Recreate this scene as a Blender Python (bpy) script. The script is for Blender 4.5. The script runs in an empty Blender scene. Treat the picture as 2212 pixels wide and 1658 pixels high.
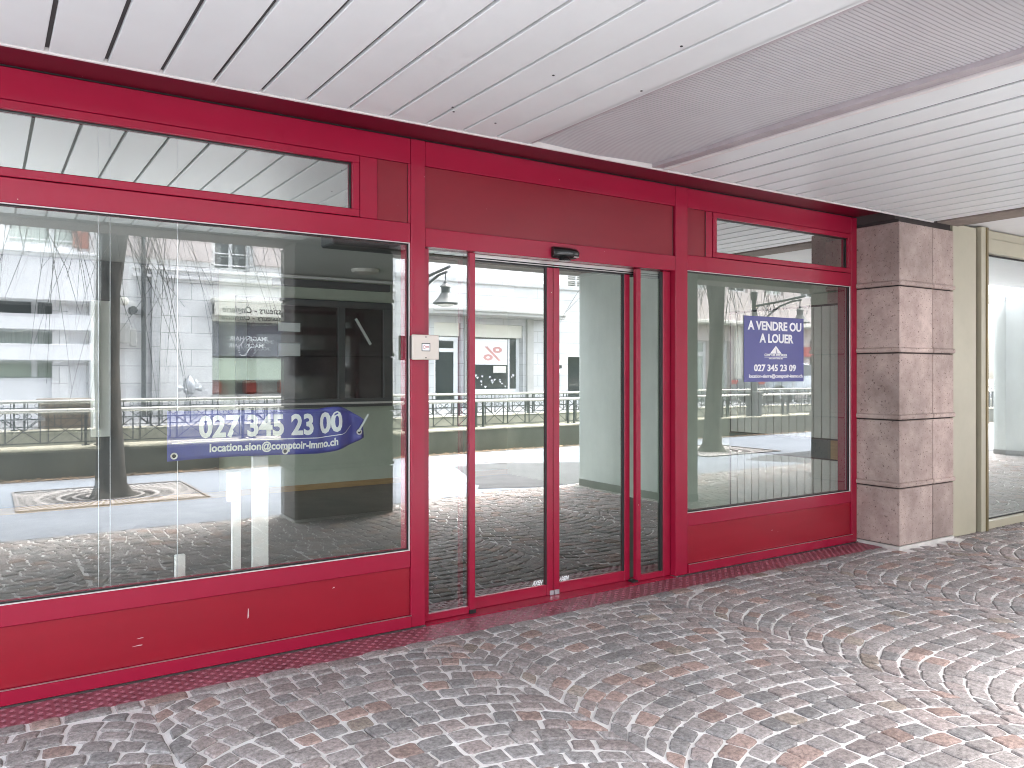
import bpy, bmesh, math, random
from mathutils import Vector, Matrix, noise
random.seed(7)
R = math.radians
scene = bpy.context.scene
col = scene.collection

# ---------------------------------------------------------------- camera, sky, sun, exposure
cam_d = bpy.data.cameras.new("camera")
cam = bpy.data.objects.new("camera", cam_d)
col.objects.link(cam)
cam.location = (0, -4.27, 1.5)
cam.rotation_euler = (R(90), 0, R(-33.4))
cam_d.sensor_width = 36
cam_d.lens = 36 * 1728 / 2212
cam_d.shift_y = (806 - 829) / 2212
cam_d.clip_start = 0.05
cam_d.clip_end = 600
scene.camera = cam

SUN_EL, SUN_AZ = 61, 110         # bright cloud over the roofs across the street
w = bpy.data.worlds.new("World")
scene.world = w
w.use_nodes = True
wn = w.node_tree.nodes
wl = w.node_tree.links
sky = wn.new("ShaderNodeTexSky")
sky.sky_type = 'NISHITA'
sky.sun_disc = False
sky.sun_elevation = R(SUN_EL)
sky.sun_rotation = R(SUN_AZ)
sky.air_density = 1.0
sky.dust_density = 5.0
sky.ozone_density = 1.0
hs = wn.new("ShaderNodeHueSaturation")
hs.inputs['Saturation'].default_value = 0.40     # overcast: the blue is veiled by cloud
wl.new(sky.outputs[0], hs.inputs['Color'])
bg = wn["Background"]
wl.new(hs.outputs[0], bg.inputs[0])
bg.inputs[1].default_value = 0.15

sun_d = bpy.data.lights.new("sun", 'SUN')
sun_d.energy = 1.2
sun_d.angle = R(95)
sun_d.color = (1.0, 0.98, 0.95)
sun = bpy.data.objects.new("sun", sun_d)
col.objects.link(sun)
az, el = R(SUN_AZ), R(SUN_EL)
d = Vector((math.sin(az) * math.cos(el), math.cos(az) * math.cos(el), math.sin(el)))
sun.rotation_euler = d.to_track_quat('Z', 'Y').to_euler()
sun.location = d * 40

scene.view_settings.view_transform = 'Standard'
scene.view_settings.look = 'None'
scene.view_settings.exposure = 4.05
scene.view_settings.gamma = 1
cy = scene.cycles
cy.max_bounces = 14
cy.diffuse_bounces = 5
cy.glossy_bounces = 8
cy.transmission_bounces = 8
cy.transparent_max_bounces = 24
cy.caustics_reflective = False
cy.caustics_refractive = False
cy.use_denoising = True
cy.use_guiding = True
cy.filter_width = 1.0
cy.use_adaptive_sampling = False
cy.sample_clamp_indirect = 6

# ---------------------------------------------------------------- materials
def newmat(name):
    m = bpy.data.materials.new(name)
    m.use_nodes = True
    return m, m.node_tree.nodes, m.node_tree.links, m.node_tree.nodes["Principled BSDF"]

def coords(n, l, scale):
    tc = n.new("ShaderNodeTexCoord")
    mp = n.new("ShaderNodeMapping")
    mp.inputs['Scale'].default_value = scale if isinstance(scale, (tuple, list)) else (scale,) * 3
    l.new(tc.outputs['Object'], mp.inputs[0])
    return mp.outputs[0]

def mat(name, c, rough=0.5, metal=0.0, var=0.0, vscale=4.0, bump=0.0, bscale=60.0, coat=0.0, stretch=None, spec=0.5, c2=None, rvar=0.0):
    """plain surface with a noise in colour, gloss and relief"""
    m, n, l, b = newmat(name)
    b.inputs['Base Color'].default_value = (*c, 1)
    b.inputs['Roughness'].default_value = rough
    b.inputs['Metallic'].default_value = metal
    b.inputs['Specular IOR Level'].default_value = spec
    if coat:
        b.inputs['Coat Weight'].default_value = coat
        b.inputs['Coat Roughness'].default_value = 0.06
    if var or c2 or rvar:
        v = coords(n, l, stretch or 1.0)
        t = n.new("ShaderNodeTexNoise")
        t.inputs['Scale'].default_value = vscale
        t.inputs['Detail'].default_value = 6
        t.inputs['Roughness'].default_value = 0.62
        l.new(v, t.inputs['Vector'])
        if var or c2:
            r = n.new("ShaderNodeValToRGB")
            r.color_ramp.elements[0].position = 0.3
            r.color_ramp.elements[1].position = 0.72
            lo = c2 or tuple(x * (1 - var) for x in c)
            hi = c if c2 else tuple(min(1, x * (1 + var * 0.6)) for x in c)
            r.color_ramp.elements[0].color = (*lo, 1)
            r.color_ramp.elements[1].color = (*hi, 1)
            l.new(t.outputs[0], r.inputs[0])
            l.new(r.outputs[0], b.inputs['Base Color'])
        if rvar:
            mr = n.new("ShaderNodeMapRange")
            mr.inputs['To Min'].default_value = max(0.02, rough - rvar)
            mr.inputs['To Max'].default_value = rough + rvar
            l.new(t.outputs[0], mr.inputs[0])
            l.new(mr.outputs[0], b.inputs['Roughness'])
    if bump:
        v = coords(n, l, stretch or 1.0)
        t = n.new("ShaderNodeTexNoise")
        t.inputs['Scale'].default_value = bscale
        t.inputs['Detail'].default_value = 5
        l.new(v, t.inputs['Vector'])
        bp = n.new("ShaderNodeBump")
        bp.inputs['Strength'].default_value = bump
        bp.inputs['Distance'].default_value = 0.01
        l.new(t.outputs[0], bp.inputs['Height'])
        l.new(bp.outputs[0], b.inputs['Normal'])
    return m

def glass(name, tint, refl, wave=0.0, rough=0.0):
    """a pane: part mirror (stronger at a grazing look), part see-through"""
    m, n, l, b = newmat(name)
    n.remove(b)
    out = n["Material Output"]
    tr = n.new("ShaderNodeBsdfTransparent")
    tr.inputs[0].default_value = (*tint, 1)
    gl = n.new("ShaderNodeBsdfGlossy")
    gl.inputs['Roughness'].default_value = rough
    gl.inputs['Color'].default_value = (0.97, 1.0, 0.985, 1)
    lw = n.new("ShaderNodeFresnel")
    lw.inputs['IOR'].default_value = 1.5
    mr = n.new("ShaderNodeMapRange")
    mr.inputs['From Min'].default_value = 0.04
    mr.inputs['From Max'].default_value = 1
    mr.inputs['To Min'].default_value = refl
    mr.inputs['To Max'].default_value = 1
    l.new(lw.outputs[0], mr.inputs[0])
    mx = n.new("ShaderNodeMixShader")
    l.new(mr.outputs[0], mx.inputs[0])
    l.new(tr.outputs[0], mx.inputs[1])
    l.new(gl.outputs[0], mx.inputs[2])
    l.new(mx.outputs[0], out.inputs[0])
    if wave:
        v = coords(n, l, (1.0, 1.0, 0.6))
        t = n.new("ShaderNodeTexNoise")
        t.inputs['Scale'].default_value = 1.3
        t.inputs['Detail'].default_value = 1
        l.new(v, t.inputs['Vector'])
        bp = n.new("ShaderNodeBump")
        bp.inputs['Strength'].default_value = wave
        bp.inputs['Distance'].default_value = 0.01
        l.new(t.outputs[0], bp.inputs['Height'])
        l.new(bp.outputs[0], gl.inputs['Normal'])
        l.new(bp.outputs[0], lw.inputs['Normal'])
    return m

def red_paint(name, c, rough=0.3, spec=0.5):
    m, n, l, b = newmat(name)
    v = coords(n, l, (1, 1, 3))
    t = n.new("ShaderNodeTexNoise"); t.inputs['Scale'].default_value = 2.2; t.inputs['Detail'].default_value = 6
    l.new(v, t.inputs['Vector'])
    mx = n.new("ShaderNodeMix"); mx.data_type = 'RGBA'
    mx.inputs['A'].default_value = (*[x * 0.86 for x in c], 1)
    mx.inputs['B'].default_value = (c[0] * 1.08, c[1] * 1.12, c[2] * 1.12, 1)
    l.new(t.outputs[0], mx.inputs['Factor'])
    # a few pale chips and specks of dirt
    v2 = coords(n, l, (7, 7, 7))
    vo = n.new("ShaderNodeTexVoronoi"); vo.inputs['Scale'].default_value = 1.0
    l.new(v2, vo.inputs['Vector'])
    lt_ = n.new("ShaderNodeMath"); lt_.operation = 'LESS_THAN'; lt_.inputs[1].default_value = 0.020
    l.new(vo.outputs['Distance'], lt_.inputs[0])
    m2 = n.new("ShaderNodeMix"); m2.data_type = 'RGBA'
    l.new(lt_.outputs[0], m2.inputs['Factor']); l.new(mx.outputs['Result'], m2.inputs['A'])
    m2.inputs['B'].default_value = (0.55, 0.32, 0.33, 1)
    l.new(m2.outputs['Result'], b.inputs['Base Color'])
    b.inputs['Roughness'].default_value = rough
    b.inputs['Specular IOR Level'].default_value = spec
    return m

def stone_mat(name, lo, hi, pit=(0.1, 0.07, 0.06), scale=1.0, pits=0.62):
    m, n, l, b = newmat(name)
    v = coords(n, l, scale)
    t = n.new("ShaderNodeTexNoise"); t.inputs['Scale'].default_value = 5; t.inputs['Detail'].default_value = 9; t.inputs['Roughness'].default_value = 0.7
    l.new(v, t.inputs['Vector'])
    r = n.new("ShaderNodeValToRGB"); r.color_ramp.elements[0].position = 0.3; r.color_ramp.elements[1].position = 0.7
    r.color_ramp.elements[0].color = (*lo, 1); r.color_ramp.elements[1].color = (*hi, 1)
    l.new(t.outputs[0], r.inputs[0])
    t2 = n.new("ShaderNodeTexNoise"); t2.inputs['Scale'].default_value = 55; t2.inputs['Detail'].default_value = 3; t2.inputs['Roughness'].default_value = 0.6
    l.new(v, t2.inputs['Vector'])
    r2 = n.new("ShaderNodeValToRGB"); r2.color_ramp.elements[0].position = pits; r2.color_ramp.elements[1].position = pits + 0.06
    l.new(t2.outputs[0], r2.inputs[0])
    oi = n.new("ShaderNodeObjectInfo")
    mo_ = n.new("ShaderNodeMapRange"); mo_.inputs['To Min'].default_value = 0.80; mo_.inputs['To Max'].default_value = 1.16
    l.new(oi.outputs['Random'], mo_.inputs[0])
    big = n.new("ShaderNodeTexNoise"); big.inputs['Scale'].default_value = 1.7; big.inputs['Detail'].default_value = 4
    l.new(v, big.inputs['Vector'])
    mb = n.new("ShaderNodeMapRange"); mb.inputs['From Min'].default_value = 0.3; mb.inputs['From Max'].default_value = 0.7; mb.inputs['To Min'].default_value = 0.78; mb.inputs['To Max'].default_value = 1.15
    l.new(big.outputs[0], mb.inputs[0])
    mm = n.new("ShaderNodeMath"); mm.operation = 'MULTIPLY'; l.new(mo_.outputs[0], mm.inputs[0]); l.new(mb.outputs[0], mm.inputs[1])
    mv = n.new("ShaderNodeMix"); mv.data_type = 'RGBA'; mv.blend_type = 'MULTIPLY'; mv.inputs['Factor'].default_value = 1
    l.new(r.outputs[0], mv.inputs['A']); l.new(mm.outputs[0], mv.inputs['B'])
    mx = n.new("ShaderNodeMix"); mx.data_type = 'RGBA'
    l.new(r2.outputs[0], mx.inputs['Factor']); l.new(mv.outputs['Result'], mx.inputs['A']); mx.inputs['B'].default_value = (*pit, 1)
    l.new(mx.outputs['Result'], b.inputs['Base Color'])
    b.inputs['Roughness'].default_value = 0.85
    bp = n.new("ShaderNodeBump"); bp.inputs['Strength'].default_value = 0.5; bp.inputs['Distance'].default_value = 0.004; bp.invert = True
    l.new(r2.outputs[0], bp.inputs['Height'])
    bp2 = n.new("ShaderNodeBump"); bp2.inputs['Strength'].default_value = 0.35; bp2.inputs['Distance'].default_value = 0.006
    l.new(t2.outputs[0], bp2.inputs['Height']); l.new(bp.outputs[0], bp2.inputs['Normal'])
    l.new(bp2.outputs[0], b.inputs['Normal'])
    return m

def ashlar_mat(name, lo, hi, joint, bw=0.8, bh=0.38):
    """pale stone cladding in coursed slabs"""
    m, n, l, b = newmat(name)
    tc = n.new("ShaderNodeTexCoord")
    sx = n.new("ShaderNodeSeparateXYZ"); l.new(tc.outputs['Object'], sx.inputs[0])
    cx = n.new("ShaderNodeCombineXYZ")
    ad = n.new("ShaderNodeMath"); l.new(sx.outputs[0], ad.inputs[0]); l.new(sx.outputs[1], ad.inputs[1])
    l.new(ad.outputs[0], cx.inputs[0]); l.new(sx.outputs[2], cx.inputs[1])
    br = n.new("ShaderNodeTexBrick")
    br.inputs['Scale'].default_value = 1; br.inputs['Brick Width'].default_value = bw; br.inputs['Row Height'].default_value = bh
    br.inputs['Mortar Size'].default_value = 0.008
    br.inputs['Color1'].default_value = (*lo, 1); br.inputs['Color2'].default_value = (*hi, 1); br.inputs['Mortar'].default_value = (*joint, 1)
    l.new(cx.outputs[0], br.inputs['Vector'])
    t = n.new("ShaderNodeTexNoise"); t.inputs['Scale'].default_value = 3; t.inputs['Detail'].default_value = 8
    l.new(tc.outputs['Object'], t.inputs['Vector'])
    mr = n.new("ShaderNodeMapRange"); mr.inputs['To Min'].default_value = 0.72; mr.inputs['To Max'].default_value = 1.15
    l.new(t.outputs[0], mr.inputs[0])
    mx = n.new("ShaderNodeMix"); mx.data_type = 'RGBA'; mx.blend_type = 'MULTIPLY'; mx.inputs['Factor'].default_value = 1
    l.new(br.outputs[0], mx.inputs['A']); l.new(mr.outputs[0], mx.inputs['B'])
    l.new(mx.outputs['Result'], b.inputs['Base Color'])
    b.inputs['Roughness'].default_value = 0.85
    return m

M = {}
M['red'] = red_paint('red_lacquer', (0.335, 0.009, 0.038), 0.27)
M['red_panel'] = red_paint('red_panel', (0.30, 0.008, 0.022), 0.3)
M['red_header'] = red_paint('red_header', (0.24, 0.014, 0.026), 0.3)
M['red_soffit_shaded'] = red_paint('red_soffit_shaded', (0.13, 0.002, 0.014), 0.3, 0.2)  # darker copy of the red, shade of the underside put into the colour
M['plate'] = mat('tread_plate', (0.25, 0.07, 0.095), 0.45, 0.1, var=0.3, vscale=6, rvar=0.1)
M['black'] = mat('black_rubber', (0.012, 0.012, 0.012), 0.55)
M['black_gloss'] = mat('black_plastic', (0.012, 0.014, 0.014), 0.16, coat=0.4)
M['alu'] = mat('aluminium', (0.62, 0.6, 0.58), 0.35, 0.9, rvar=0.1, vscale=8)
M['white_trim'] = mat('white_trim', (0.72, 0.68, 0.66), 0.4, var=0.1)
M['ceil'] = mat('ceiling_panel', (0.72, 0.748, 0.74), 0.42, var=0.05, vscale=1.5, rvar=0.08)
M['ceil_back'] = mat('shade_backing', (0.03, 0.027, 0.027), 0.9)  # dark backing, shade of the plank gaps put into its colour
M['ceil_back_pale'] = mat('shade_backing_grey', (0.085, 0.08, 0.08), 0.9)  # greyer backing, the half-lit look of the left gaps put into its colour
M['poly'] = mat('ribbed_sheet', (0.47, 0.46, 0.465), 0.16, var=0.06, vscale=2, rvar=0.06)
M['poly_frame'] = mat('sheet_frame', (0.42, 0.38, 0.39), 0.5, var=0.15)
M['stone'] = stone_mat('pink_stone', (0.30, 0.22, 0.195), (0.52, 0.42, 0.378), pit=(0.15, 0.10, 0.09), pits=0.615)
M['stone_street'] = stone_mat('shaded_stone', (0.13, 0.115, 0.11), (0.22, 0.20, 0.19), pits=0.65)  # darkened copy of the pillar stone, its dim reflection put into the colour
M['stone_grey'] = stone_mat('beam_stone', (0.17, 0.14, 0.12), (0.26, 0.22, 0.19), pits=0.7)
M['mortar'] = mat('mortar', (0.55, 0.53, 0.5), 0.9, var=0.3, bump=0.3)
M['dark_joint'] = mat('dark_joint', (0.05, 0.04, 0.038), 0.9)
M['beige'] = mat('beige_metal', (0.41, 0.385, 0.29), 0.38, var=0.06)
M['bronze'] = mat('bronze_metal', (0.20, 0.16, 0.08), 0.35, 0.5)
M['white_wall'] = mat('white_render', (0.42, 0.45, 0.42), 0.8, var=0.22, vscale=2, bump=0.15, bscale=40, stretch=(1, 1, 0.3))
M['white_ceiling'] = mat('white_plaster', (0.78, 0.78, 0.78), 0.8, var=0.04)
M['skirting'] = mat('dark_plinth', (0.10, 0.09, 0.08), 0.7, var=0.3)
M['glass_l'] = glass('display_glass', (0.96, 0.985, 0.97), 0.165, wave=0.006)
M['glass_i'] = glass('inner_glass', (0.94, 0.97, 0.95), 0.06, wave=0.008)
M['glass_d'] = glass('door_glass', (0.50, 0.60, 0.54), 0.38, wave=0.004)
M['glass_n'] = glass('neighbour_glass', (0.88, 0.95, 0.94), 0.40)
M['glass_t'] = glass('transom_glass', (0.75, 0.82, 0.77), 0.55)
M['blue_sign'] = mat('blue_board', (0.083, 0.088, 0.27), 0.4, var=0.05)
M['blue_sheet'] = mat('blue_tarpaulin', (0.065, 0.075, 0.34), 0.35, var=0.12, vscale=9)
M['white_print'] = mat('white_print', (0.85, 0.85, 0.86), 0.5)
M['dark_print'] = mat('dark_print', (0.02, 0.02, 0.022), 0.5)
M['grey_print'] = mat('grey_print', (0.35, 0.35, 0.42), 0.5)
M['key_box'] = mat('cream_plastic', (0.70, 0.64, 0.57), 0.35, var=0.03)
M['brown_metal'] = mat('brown_anodised', (0.035, 0.02, 0.018), 0.3, 0.4)
M['red_print'] = mat('red_print', (0.45, 0.03, 0.02), 0.5)
M['int_wall'] = mat('interior_wall', (0.54, 0.59, 0.48), 0.8, var=0.08)
M['int_dark'] = mat('interior_frame', (0.07, 0.08, 0.08), 0.45)
M['int_floor'] = mat('interior_floor', (0.085, 0.075, 0.062), 0.5, var=0.4, vscale=3)
M['int_ceiling'] = mat('interior_ceiling', (0.72, 0.74, 0.68), 0.9)
M['wood'] = mat('yellow_wood', (0.42, 0.26, 0.10), 0.5, var=0.2, stretch=(1, 1, 12))
M['slat'] = mat('white_slat', (0.78, 0.78, 0.71), 0.5, var=0.06)
M['teal'] = mat('teal_band', (0.05, 0.09, 0.085), 0.5)
M['white_board'] = mat('white_board', (0.78, 0.77, 0.74), 0.5, var=0.04)
M['paper'] = mat('paper', (0.75, 0.78, 0.77), 0.7)
M['steel'] = mat('galvanised_steel', (0.55, 0.56, 0.58), 0.4, 0.7, var=0.1)
M['iron'] = mat('painted_iron', (0.032, 0.034, 0.036), 0.5, var=0.2)
M['rail_top'] = mat('pale_handrail', (0.55, 0.53, 0.47), 0.35, 0.3)
M['canal'] = mat('canal_concrete', (0.135, 0.13, 0.10), 0.9, c2=(0.045, 0.044, 0.034), vscale=1.6, bump=0.4, bscale=25, stretch=(1, 1, 0.6))
M['canal_top'] = mat('coping_concrete', (0.42, 0.39, 0.30), 0.9, var=0.3, bump=0.3)
M['asphalt'] = mat('pale_asphalt', (0.225, 0.24, 0.272), 0.95, spec=0.05, var=0.14, vscale=1.2, bump=0.3, bscale=180)
M['asphalt_dark'] = mat('fresh_asphalt', (0.10, 0.10, 0.105), 0.95, spec=0.05, var=0.2, bump=0.3, bscale=180)
M['road'] = mat('road_asphalt', (0.27, 0.27, 0.28), 0.95, spec=0.05, var=0.15, vscale=1, bump=0.2, bscale=150)
M['soil'] = mat('dry_soil', (0.14, 0.10, 0.07), 0.95, var=0.4, bump=0.4)
M['leaf'] = mat('dry_leaf', (0.30, 0.19, 0.11), 0.8, var=0.4, vscale=20)
M['water'] = mat('canal_water', (0.03, 0.045, 0.04), 0.05, bump=0.2, bscale=6)
M['bark'] = mat('bark', (0.10, 0.088, 0.075), 0.95, c2=(0.018, 0.016, 0.015), vscale=9, bump=1.0, bscale=22, stretch=(1, 1, 0.35))
M['twig'] = mat('twig_bark', (0.045, 0.035, 0.03), 0.9)
M['cast_iron'] = mat('cast_iron', (0.23, 0.20, 0.19), 0.6, 0.4, var=0.3, vscale=12)
M['grate_plate'] = mat('grate_plate', (0.36, 0.33, 0.32), 0.7, var=0.2, vscale=9)
M['ashlar'] = ashlar_mat('pale_ashlar', (0.74, 0.73, 0.73), (0.80, 0.79, 0.78), (0.30, 0.29, 0.28), 1.1, 0.42)
M['ashlar2'] = ashlar_mat('grey_ashlar', (0.50, 0.50, 0.50), (0.58, 0.58, 0.58), (0.30, 0.30, 0.30), 0.9, 0.36)
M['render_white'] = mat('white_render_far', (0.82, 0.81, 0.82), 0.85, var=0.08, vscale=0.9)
M['render_pink'] = mat('pale_pink_render', (0.60, 0.52, 0.50), 0.85, var=0.06, vscale=0.9)
M['concrete'] = mat('plain_concrete', (0.40, 0.39, 0.37), 0.9, var=0.12)
M['far_glass'] = mat('far_glass', (0.03, 0.034, 0.04), 0.06, spec=0.5)
M['curtain'] = mat('net_curtain', (0.50, 0.55, 0.50), 0.9, var=0.35, vscale=3, stretch=(6, 1, 0.3))
M['frame_white'] = mat('white_frame', (0.72, 0.72, 0.72), 0.5)
M['shutter_red'] = mat('red_shutter', (0.36, 0.13, 0.09), 0.6, var=0.1)
M['shutter_grey'] = mat('grey_shutter', (0.34, 0.33, 0.31), 0.6)
M['awning'] = mat('cream_awning', (0.70, 0.68, 0.60), 0.7, var=0.05)
M['green_blind'] = mat('pale_green_blind', (0.40, 0.46, 0.37), 0.7)
M['chair_red'] = mat('salon_red', (0.36, 0.07, 0.05), 0.5)
M['grey_film'] = mat('grey_film', (0.13, 0.13, 0.15), 0.2)
M['purple'] = mat('lilac_print', (0.32, 0.22, 0.48), 0.6)
M['pole_red'] = mat('sign_red', (0.48, 0.03, 0.03), 0.5)
M['planter'] = mat('planter_brown', (0.20, 0.15, 0.11), 0.8, var=0.2)
M['car_grey'] = mat('car_paint_grey', (0.22, 0.24, 0.27), 0.25, 0.5, coat=1.0)
M['car_dark'] = mat('car_paint_dark', (0.03, 0.032, 0.04), 0.2, 0.3, coat=1.0)
M['tyre'] = mat('tyre', (0.02, 0.02, 0.02), 0.8)
M['lamp_red'] = mat('tail_lamp', (0.5, 0.02, 0.02), 0.2)
M['faded_red'] = mat('faded_red_print', (0.62, 0.30, 0.28), 0.6)
M['tape'] = mat('clear_tape', (0.72, 0.76, 0.74), 0.2)

# ---------------------------------------------------------------- mesh helpers
def box(bm, x0, x1, y0, y1, z0, z1, bev=0.0, seg=1):
    vs = [bm.verts.new((x, y, z)) for x in (x0, x1) for y in (y0, y1) for z in (z0, z1)]
    f = [(0, 1, 3, 2), (4, 6, 7, 5), (0, 4, 5, 1), (2, 3, 7, 6), (0, 2, 6, 4), (1, 5, 7, 3)]
    fs = [bm.faces.new([vs[i] for i in q]) for q in f]
    if bev:
        es = list({e for q in fs for e in q.edges})
        bmesh.ops.bevel(bm, geom=es, offset=bev, segments=seg, affect='EDGES', profile=0.5)

def tube(bm, pts, rad, seg=8, cap=True):
    """a bent round bar; rad a number or one per point"""
    pts = [Vector(p) for p in pts]
    rs = rad if isinstance(rad, (list, tuple)) else [rad] * len(pts)
    rings = []
    prev = None
    for i, p in enumerate(pts):
        t = (pts[min(i + 1, len(pts) - 1)] - pts[max(i - 1, 0)]).normalized()
        if prev is None:
            a = t.orthogonal().normalized()
        else:
            a = (prev - t * prev.dot(t))
            a = a.normalized() if a.length > 1e-6 else t.orthogonal().normalized()
        prev = a
        b = t.cross(a)
        rings.append([bm.verts.new(p + (a * math.cos(k * 2 * math.pi / seg) + b * math.sin(k * 2 * math.pi / seg)) * rs[i]) for k in range(seg)])
    for r0, r1 in zip(rings, rings[1:]):
        for k in range(seg):
            bm.faces.new((r0[k], r0[(k + 1) % seg], r1[(k + 1) % seg], r1[k]))
    if cap:
        bm.faces.new(rings[0][::-1]); bm.faces.new(rings[-1])

def lathe(bm, prof, c=(0, 0, 0), seg=20, axis='z'):
    """prof: list of (radius, height)"""
    rings = []
    for r, h in prof:
        ring = []
        for k in range(seg):
            a = k * 2 * math.pi / seg
            x, y = r * math.cos(a), r * math.sin(a)
            p = {'z': (x, y, h), 'y': (x, h, y), 'x': (h, x, y)}[axis]
            ring.append(bm.verts.new((c[0] + p[0], c[1] + p[1], c[2] + p[2])))
        rings.append(ring)
    for r0, r1 in zip(rings, rings[1:]):
        for k in range(seg):
            bm.faces.new((r0[k], r0[(k + 1) % seg], r1[(k + 1) % seg], r1[k]))
    bm.faces.new(rings[0][::-1]); bm.faces.new(rings[-1])

def poly(bm, pts, y0, y1):
    """an outline (x, z) with thickness from y0 to y1"""
    a = [bm.verts.new((x, y0, z)) for x, z in pts]
    b = [bm.verts.new((x, y1, z)) for x, z in pts]
    n = len(pts)
    bm.faces.new(a); bm.faces.new(b[::-1])
    for i in range(n):
        bm.faces.new((a[i], b[i], b[(i + 1) % n], a[(i + 1) % n]))

def done(name, bm, m, parent=None, smooth=False):
    bmesh.ops.recalc_face_normals(bm, faces=bm.faces[:])
    me = bpy.data.meshes.new(name)
    bm.to_mesh(me); bm.free()
    if m: me.materials.append(m)
    if smooth:
        for p in me.polygons: p.use_smooth = True
        try: me.set_sharp_from_angle(angle=R(40))
        except Exception: pass
    o = bpy.data.objects.new(name, me)
    col.objects.link(o)
    if parent:
        o.parent = parent
        o.matrix_parent_inverse = Matrix.Translation(-world_loc(parent))
    return o

def world_loc(o):
    # every parent here carries a plain translation (or an identity for mesh parts)
    v = Vector(o.location)
    while o.parent:
        v = v + o.matrix_parent_inverse.to_translation() + Vector(o.parent.location)
        o = o.parent
    return v

def thing(name, label, cat, loc=(0, 0, 0), group=None):
    o = bpy.data.objects.new(name, None)
    o.empty_display_size = 0.1
    col.objects.link(o)
    o.location = loc
    return tag(o, label, cat, group)

def tag(o, label, cat, group=None):
    o['label'] = label; o['category'] = cat
    if group: o['group'] = group
    return o

def struct(o, kind='structure'):
    o['kind'] = kind
    return o

def B(name, m, parent, *boxes, bev=0.0):
    bm = bmesh.new()
    for q in boxes: box(bm, *q, bev=bev)
    return done(name, bm, M[m], parent)

def copy_tree(o, parent=None):
    c = o.copy(); col.objects.link(c)
    if parent: c.parent = parent
    for ch in [x for x in col.objects if x.parent == o]:
        copy_tree(ch, c)
    return c

def text(name, s, m, parent, x, y, z, size, face='-y', align='LEFT', bold=0.0, sx=1.0, shear=0.0, fit=None, th=0.001, bend=None):
    """lettering as a thin mesh; face says which way it looks; fit = exact width"""
    cu = bpy.data.curves.new(name, 'FONT')
    cu.body = s; cu.size = size; cu.align_x = align; cu.offset = bold; cu.shear = shear; cu.extrude = th; cu.resolution_u = 3
    t = bpy.data.objects.new(name, cu)
    col.objects.link(t)
    dg = bpy.context.evaluated_depsgraph_get(); dg.update()
    me = bpy.data.meshes.new_from_object(t.evaluated_get(dg))
    bpy.data.objects.remove(t); bpy.data.curves.remove(cu)
    xs = [v.co.x for v in me.vertices]
    wid = max(xs) - min(xs); x0 = min(xs)
    k = (fit / wid) if fit else sx
    for v in me.vertices:
        a, bb, c = v.co.x, v.co.y, v.co.z
        a = (a - x0) * k if fit else a * k
        if face == '-y': p = Vector((x + a, y - c, z + bb))
        elif face == '+y': p = Vector((x - a, y + c, z + bb))
        if bend: p = bend(p)
        v.co = p
    me.materials.clear(); me.materials.append(M[m])
    o = bpy.data.objects.new(name, me); col.objects.link(o)
    if parent:
        o.parent = parent; o.matrix_parent_inverse = Matrix.Translation(-world_loc(parent))
    return o

# ================================================================ GROUND
CEIL, ARC_Y = 2.85, -4.1

def ground_sheet(name, m, x0, x1, y0, y1, z):
    bm = bmesh.new()
    vs = [bm.verts.new(p) for p in ((x0, y0, z), (x1, y0, z), (x1, y1, z), (x0, y1, z))]
    bm.faces.new(vs)
    return struct(done(name, bm, M[m]))

ground_sheet('ground', 'soil', -150, 150, -8.9, 150, -0.06)
ground_sheet('pavement', 'asphalt', -60, 90, -8.9, ARC_Y, 0.0)
ground_sheet('side_pavement', 'asphalt', -40, -3.02, ARC_Y, 30, 0.0)
ground_sheet('far_ground', 'road', -150, 150, -200, -12.55, 0.45)
ground_sheet('canal_water', 'water', -150, 150, -12.6, -8.9, -0.9)

def patch(name, m, pts, z):
    bm = bmesh.new()
    bm.faces.new([bm.verts.new((x, y, z)) for x, y in pts])
    return struct(done(name, bm, M[m]))
patch('asphalt_patch', 'asphalt_dark', [(6.0, -4.12), (5.35, -4.4), (5.55, -4.7), (5.45, -5.0), (5.75, -5.3), (5.9, -5.75), (6.1, -6.3), (6.3, -6.85), (6.9, -6.8), (7.8, -6.4), (8.3, -6.2), (8.6, -5.6), (8.2, -4.8), (8.4, -4.12)], 0.004)
patch('asphalt_patch', 'asphalt_dark', [(11.5, -4.12), (11.0, -5.0), (11.8, -5.3), (13.5, -5.4), (16, -5.2), (16.5, -4.12)], 0.004)

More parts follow.
